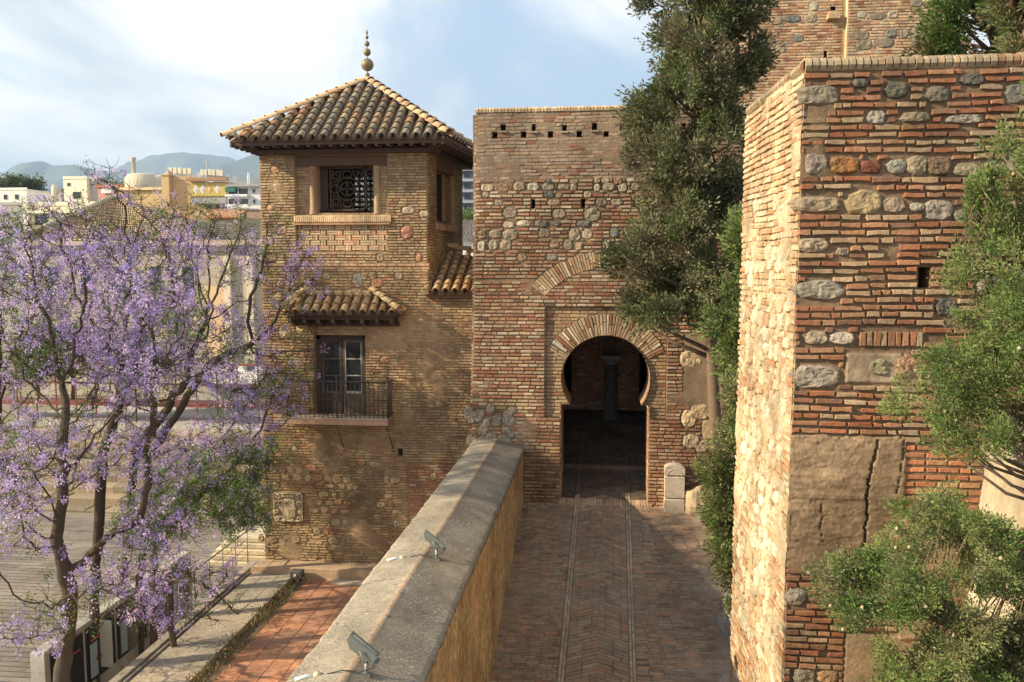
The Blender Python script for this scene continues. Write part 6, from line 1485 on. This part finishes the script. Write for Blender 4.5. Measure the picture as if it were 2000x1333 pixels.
conifer('cypress_branch', 'upright single spray of near cypress before the big stones of the wall', 'cypress',
        [(345, 1918, 1932), (380, 1908, 1940), (430, 1902, 1950), (480, 1905, 1985), (520, 1930, 2010)], YR+.3, .22, 170, 100, .06, .022, br=.12, bt=10, trunk=[PY(2060, 640, YR+.3), PY(1970, 540, YR+.3), PY(1930, 440, YR+.3), PY(1925, 360, YR+.3)], seed=45, cols=((.08, .13, .035), (.12, .16, .05), (.12, .14, .06)), tip=1.4)
# trees above and behind the near corner
conifer('pine_tree', 'bright green bushy tree rising behind the brick coping, top right', 'tree',
        [(-200, 1850, 2100), (-60, 1800, 2150), (0, 1790, 2150), (50, 1770, 2150), (80, 1755, 2150), (110, 1765, 2150), (170, 1780, 2150)], 19, 1.6, 800, 70, .2, .07, br=.45, trunk=[PY(1950, 700, 19), PY(1950, 300, 19), PY(1940, 0, 19), PY(1940, -200, 19)], seed=47, cols=((.07, .13, .03), (.10, .17, .045), (.09, .11, .04)), gaps=[(1790, 0, 40, 40)])
conifer('cypress_tree', 'olive green cypress top behind the coping at the top right corner', 'cypress',
        [(-200, 1900, 2060), (0, 1925, 2060), (60, 1940, 2080), (100, 1960, 2080), (150, 1975, 2080)], 14.5, .7, 320, 70, .15, .06, br=.3, trunk=[PY(2020, 700, 14.5), PY(2010, 300, 14.5), PY(2000, -100, 14.5)], seed=48, cols=((.12, .15, .06), (.14, .16, .07), (.12, .13, .06)))
# far dark trees
for i, (x0, x1, yt, Yk, lb) in enumerate([(-30, 45, 352, 230, 'dark round far tree at the left edge beyond the white house'), (30, 80, 355, 235, 'dark wide far tree just right of the leftmost far tree')]):
    conifer('city_tree', lb, 'tree', [(yt, (x0+x1)/2-8, (x0+x1)/2+8), (yt+6, x0+6, x1-6), (yt+16, x0, x1), (yt+26, x0+4, x1-4)], Yk, 4, 140, 40, 1.2, .5, br=1.6, bt=8, trunk=[PY((x0+x1)/2, 420, Yk), PY((x0+x1)/2, yt+8, Yk)], seed=60+i, cols=((.05, .08, .03), (.06, .09, .035), (.07, .09, .04)))
conifer('city_tree', 'small bright green tree in the gap between watchtower and gatehouse', 'tree', [(424, 908, 918), (430, 900, 930), (440, 898, 932), (448, 900, 930)], 85, 1.5, 90, 40, .5, .2, br=.6, bt=8, trunk=[PY(915, 560, 85), PY(915, 430, 85)], seed=64, cols=((.08, .16, .03), (.09, .15, .04), (.08, .12, .04)))
for i, (x0, x1, y0, y1, Yk, lb) in enumerate([(45, 105, 655, 725, 60, 'leftmost of the dark green street shrubs before the palace wall'), (110, 175, 640, 722, 63, 'second dark green street shrub, the tallest, before the palace wall'), (250, 320, 690, 735, 60, 'low dark green street shrub before the middle of the palace wall')]):
    conifer('street_shrub', lb, 'shrub', [(y0, (x0+x1)/2-10, (x0+x1)/2+10), ((y0+y1)/2, x0, x1), (y1, x0+8, x1-8)], Yk, 1.1, 160, 40, .45, .2, [PY((x0+x1)/2, y1+60, Yk), PY((x0+x1)/2, y0+10, Yk)], br=.5, bt=8, seed=70+i, cols=((.05, .11, .03), (.06, .13, .035), (.07, .10, .03)), group='green shrubs along the street')
# ---------------------------------------------------------------- jacarandas by space colonisation
def grow(root, att, step=.24, kill=.40, infl=2.8, seed=0, trunkpts=None, maxit=170, wig=.38):
    rs = np.random.RandomState(seed); nodes = [np.array(root, float)]; par = [-1]
    for p in (trunkpts or []):
        p = np.array(p, float); a = nodes[-1]; n = max(1, int(np.linalg.norm(p-a)/step))
        for k in range(1, n+1): nodes.append(a+(p-a)*k/n+rs.normal(size=3)*.02); par.append(len(nodes)-2)
    att = np.array(att); near_ = np.zeros(len(att), int); nd_ = np.full(len(att), 1e9)
    def upd(i0):
        P_ = np.array(nodes[i0:]); d = np.linalg.norm(att[:, None, :]-P_[None], axis=2); j = d.argmin(1); m = d[np.arange(len(att)), j]; u = m < nd_
        nd_[u] = m[u]; near_[u] = j[u]+i0
    upd(0); alive = np.ones(len(att), bool)
    for it in range(maxit):
        alive &= nd_ > kill
        act = alive & (nd_ < infl*(1 if it else 3))
        if not act.any():
            if not alive.any(): break
            infl *= 1.3
            if infl > 12: break
            continue
        i0 = len(nodes); idx = np.where(act)[0]; seen = {}
        for i in idx: seen.setdefault(near_[i], []).append(i)
        for nidx, lst_ in seen.items():
            d = att[lst_]-nodes[nidx]; d /= np.linalg.norm(d, axis=1, keepdims=True)+1e-9; v = d.mean(0)+rs.normal(size=3)*wig*.5; l = np.linalg.norm(v)
            if l < 1e-3: continue
            nodes.append(nodes[nidx]+v/l*step*rs.uniform(.7, 1.2)); par.append(nidx)
        if len(nodes) == i0 or len(nodes) > 6500: break
        upd(i0)
    return np.array(nodes), par
def jacaranda(label, base, tps_, blobs, seed, r0=.2, natt=420, fl=1.0, green=(), group='jacaranda trees in bloom', per=30):
    rs = np.random.RandomState(seed); att = []
    vol = [b[3]*b[4] for b in blobs]; tot = sum(vol)
    for b, v_ in zip(blobs, vol):
        c = PY(b[0], b[1], b[2]); k = b[2]/F
        for _ in range(int(natt*1.9*v_/tot)+4):
            d = rs.normal(size=3); d /= np.linalg.norm(d); d *= rs.rand()**(1/2.4); att.append((c.x+d[0]*b[3]*k, c.y+d[1]*b[3]*k*.7, c.z+d[2]*b[4]*k))
    nodes, par = grow(base, att, seed=seed, trunkpts=tps_)
    n = len(nodes); ch = [[] for _ in range(n)]
    for i, p in enumerate(par):
        if p >= 0: ch[p].append(i)
    wgt = np.ones(n)
    for i in range(n-1, 0, -1): wgt[par[i]] += wgt[i] if True else 0
    tips = [i for i in range(n) if not ch[i]]
    tw = np.zeros(n)
    for i in range(n-1, -1, -1):
        if not ch[i]: tw[i] = 1
        if par[i] >= 0: tw[par[i]] += tw[i]
    rad = np.maximum(.008, r0*(tw/tw[0])**.6)
    root = empty('jacaranda_tree', base, label, 'jacaranda', group)
    mb = MB(); stack = [(0, None)]; BK = (.085, .066, .05)
    while stack:
        i, pr_ = stack.pop(); pts = [nodes[pr_]] if pr_ is not None else []; rds = [rad[i]] if pr_ is not None else []
        while True:
            pts.append(nodes[i]); rds.append(rad[i])
            if not ch[i]: break
            c = sorted(ch[i], key=lambda q: -tw[q])
            for q in c[1:]: stack.append((q, i))
            i = c[0]
        mb.tube(pts, rds, jit(BK, .15, random.Random(i)), 7 if rds[0] > .05 else 4, True)
    # twigs
    tl = np.array([i for i in range(n) if tw[i] <= 3]); tcen = []
    for i in tl:
        for _ in range(4):
            d = rs.normal(size=3); d[2] += .5; d /= np.linalg.norm(d); p0_ = nodes[i]; L = rs.uniform(.15, .5); p1_ = p0_+d*L*.5+rs.normal(size=3)*.03; p2_ = p0_+d*L+rs.normal(size=3)*.07
            mb.tube([p0_, p1_, p2_], [.008, .006, .004], BK, 3, False); tcen.append(p2_)
    mb.build('trunk', M_bark, root)
    tcen = np.array(tcen)
    dens = np.array([nz(c[0]*.75+seed, c[1]*.75, c[2]*.75)+.5*nz(c[0]*2.3, c[1]*2.3, c[2]*2.3) for c in tcen])
    keep2 = (dens*1.4-.06+rs.rand(len(tcen))*.5+np.where(tcen[:, 2] < 2.5, .18, -.04) > .26-.25*fl) & ((tcen[:, 2] < 7.1) | (rs.rand(len(tcen)) < .35)) & (rs.rand(len(tcen)) < .9); cen = tcen[keep2]; cen[:, 2] -= .03
    sz = rs.uniform(.05, .15, len(cen)); dirs = np.tile([0, 0, 1.], (len(cen), 1))
    P_, D, idx = tuft_cloud(cen, dirs, sz, per, rs, 1.3); D[:, 2] -= 1.0
    pal_ = np.array([[.61, .46, .77], [.48, .39, .78], [.72, .58, .80], [.42, .32, .66]]); ci = rs.randint(0, 4, len(cen))
    colr = pal_[ci[idx]]*rs.uniform(.7, 1.25, (len(P_), 1)); L = rs.uniform(.028, .065, len(P_)); leaves('blossom', M_petal, P_, D, L, L*.36, colr, root, seed)
    # seed pods / dry leaflets brownish and fresh green sprays
    gsel = []
    for i, c in enumerate(tcen):
        g = any(abs(c[0]-q[0]) < q[3] and abs(c[2]-q[2]) < q[3]*.8 for q in green)
        if g or rs.rand() < .12: gsel.append(i)
    if gsel:
        cen = tcen[gsel]; P_, D, idx = tuft_cloud(cen, rs.normal(size=cen.shape)*.6, rs.uniform(.14, .28, len(cen)), 100 if green else 45, rs, 1.2)
        colr = np.array([[.14, .25, .05], [.10, .19, .04], [.18, .23, .06]])[rs.randint(0, 3, len(cen))][idx]*rs.uniform(.6, 1.3, (len(P_), 1)); L = rs.uniform(.03, .07, len(P_)); leaves('leaves', M_leaf, P_, D, L, L*.3, colr, root, seed+5)
    return root
def gp(px, py, Y, r): p = PY(px, py, Y); return (p.x, p.y, p.z, r)
def V3(*a): return tuple(PY(*a))
def base_(px, Y): p = PY(px, 1300, Y); return (p.x, Y, Z_CITY)
jacaranda('largest jacaranda, its thick forked trunk rising from the bottom left corner', base_(112, 17), [V3(122, 1330, 17), V3(135, 1165, 17)],
    [(60, 930, 16.5, 120, 110), (150, 850, 17.5, 110, 120), (60, 650, 17.5, 130, 130), (200, 700, 18, 120, 120), (300, 900, 17, 110, 80), (30, 1060, 16, 110, 60), (150, 500, 18, 130, 100), (30, 480, 18, 90, 90), (300, 1050, 16.6, 110, 50), (90, 1180, 15.8, 100, 40), (40, 1230, 15.4, 70, 60), (190, 1150, 15.6, 80, 70), (30, 960, 15.6, 80, 90), (290, 600, 16.2, 110, 90), (250, 760, 16, 110, 90), (400, 720, 16.4, 90, 80)], 101, .185, 950)
jacaranda('slender jacaranda whose pale stem stands just right of the thickest trunk', base_(178, 19.5), [V3(182, 1230, 19.5), V3(200, 900, 19.5)],
    [(200, 640, 19.5, 110, 120), (300, 560, 20, 120, 120), (260, 450, 20, 120, 70), (230, 370, 20, 70, 40), (330, 720, 19, 90, 70), (110, 430, 20, 100, 60)], 102, .13, 430)
jacaranda('jacaranda with crown reaching highest into the sky before the palace roof', base_(236, 22), [V3(238, 1200, 22), V3(262, 900, 22)],
    [(380, 600, 22, 120, 110), (420, 450, 22.5, 110, 70), (330, 450, 22, 100, 70), (200, 350, 22, 60, 40), (480, 560, 22.3, 60, 110), (450, 700, 21.6, 90, 60)], 103, .12, 400)
jacaranda('jacaranda with green leafy lower boughs nearest the watchtower', base_(300, 20.5), [V3(300, 1230, 20.5), V3(300, 1020, 20.5)],
    [(380, 960, 19.6, 120, 60), (470, 1000, 19.3, 70, 60), (440, 860, 20, 100, 60), (500, 900, 20.5, 60, 60), (540, 780, 21.3, 60, 90), (300, 1030, 19.5, 90, 50)], 104, .11, 420,
    green=(gp(330, 990, 19.5, 1.2), gp(440, 960, 19.5, 1.2), gp(300, 1060, 19.5, .9), gp(480, 1020, 19.3, .7)))
jacaranda('jacaranda with long boughs stretching across the watchtower balcony', base_(270, 21.5), [V3(272, 1180, 21.5), V3(290, 900, 21.5), V3(400, 720, 21.5)],
    [(520, 620, 21.5, 60, 70), (580, 560, 21.8, 50, 50), (560, 700, 21.6, 70, 60), (600, 500, 22, 40, 30), (520, 480, 21.5, 60, 80), (620, 690, 21.8, 40, 50), (500, 760, 21, 70, 60)], 105, .105, 260, fl=.6)
jacaranda('jacaranda at the left edge whose trunk stands outside the picture', base_(-60, 20), [V3(-60, 1200, 20), V3(-50, 950, 20)],
    [(0, 760, 20, 110, 120), (60, 560, 21, 120, 120), (-40, 500, 20, 100, 120), (20, 900, 19, 100, 90), (-150, 650, 20, 140, 160)], 106, .14, 380, green=(gp(110, 690, 20, .8),))
jacaranda('unseen jacaranda beyond the left edge, added to shade the path', (-13.2, 13.6, Z_CITY), [(-13.2, 13.6, 0), (-12.4, 13.5, 3.2)],
    [(-190, 500, 13.4, 200, 150), (-230, 620, 14.8, 180, 130), (-200, 420, 12.4, 150, 130), (-170, 520, 15.4, 170, 150)], 108, .2, 800)  # out-of-view tree, added so its crown shades the right of the path
jacaranda('bare-twigged jacaranda with hanging branches over the cement walkway', base_(345, 18.5), [V3(340, 1240, 18.5), V3(330, 1120, 18.5)],
    [(400, 1130, 18, 90, 40), (440, 1190, 17.6, 60, 50), (300, 1130, 18, 80, 40), (230, 1180, 18, 70, 60)], 107, .08, 200, fl=.25)
# ================================================================ HAZE
HAZE = .0001
mb = MB(); mb.box(-9800, 9800, -200, 9900, Z_CITY-70, 1330, (1, 1, 1)); hz_o = mb.build('haze', M_ground); hz_o['kind'] = 'stuff'
hm = bpy.data.materials.new('haze'); hm.use_nodes = True; t = hm.node_tree; t.nodes.clear(); pv = N(t, 'ShaderNodeVolumePrincipled'); pv.inputs['Density'].default_value = HAZE; pv.inputs['Color'].default_value = (.52, .73, 1, 1)
pv.inputs['Anisotropy'].default_value = .2
mo = N(t, 'ShaderNodeOutputMaterial'); t.links.new(pv.outputs[0], mo.inputs['Volume']); hz_o.data.materials.clear(); hz_o.data.materials.append(hm)
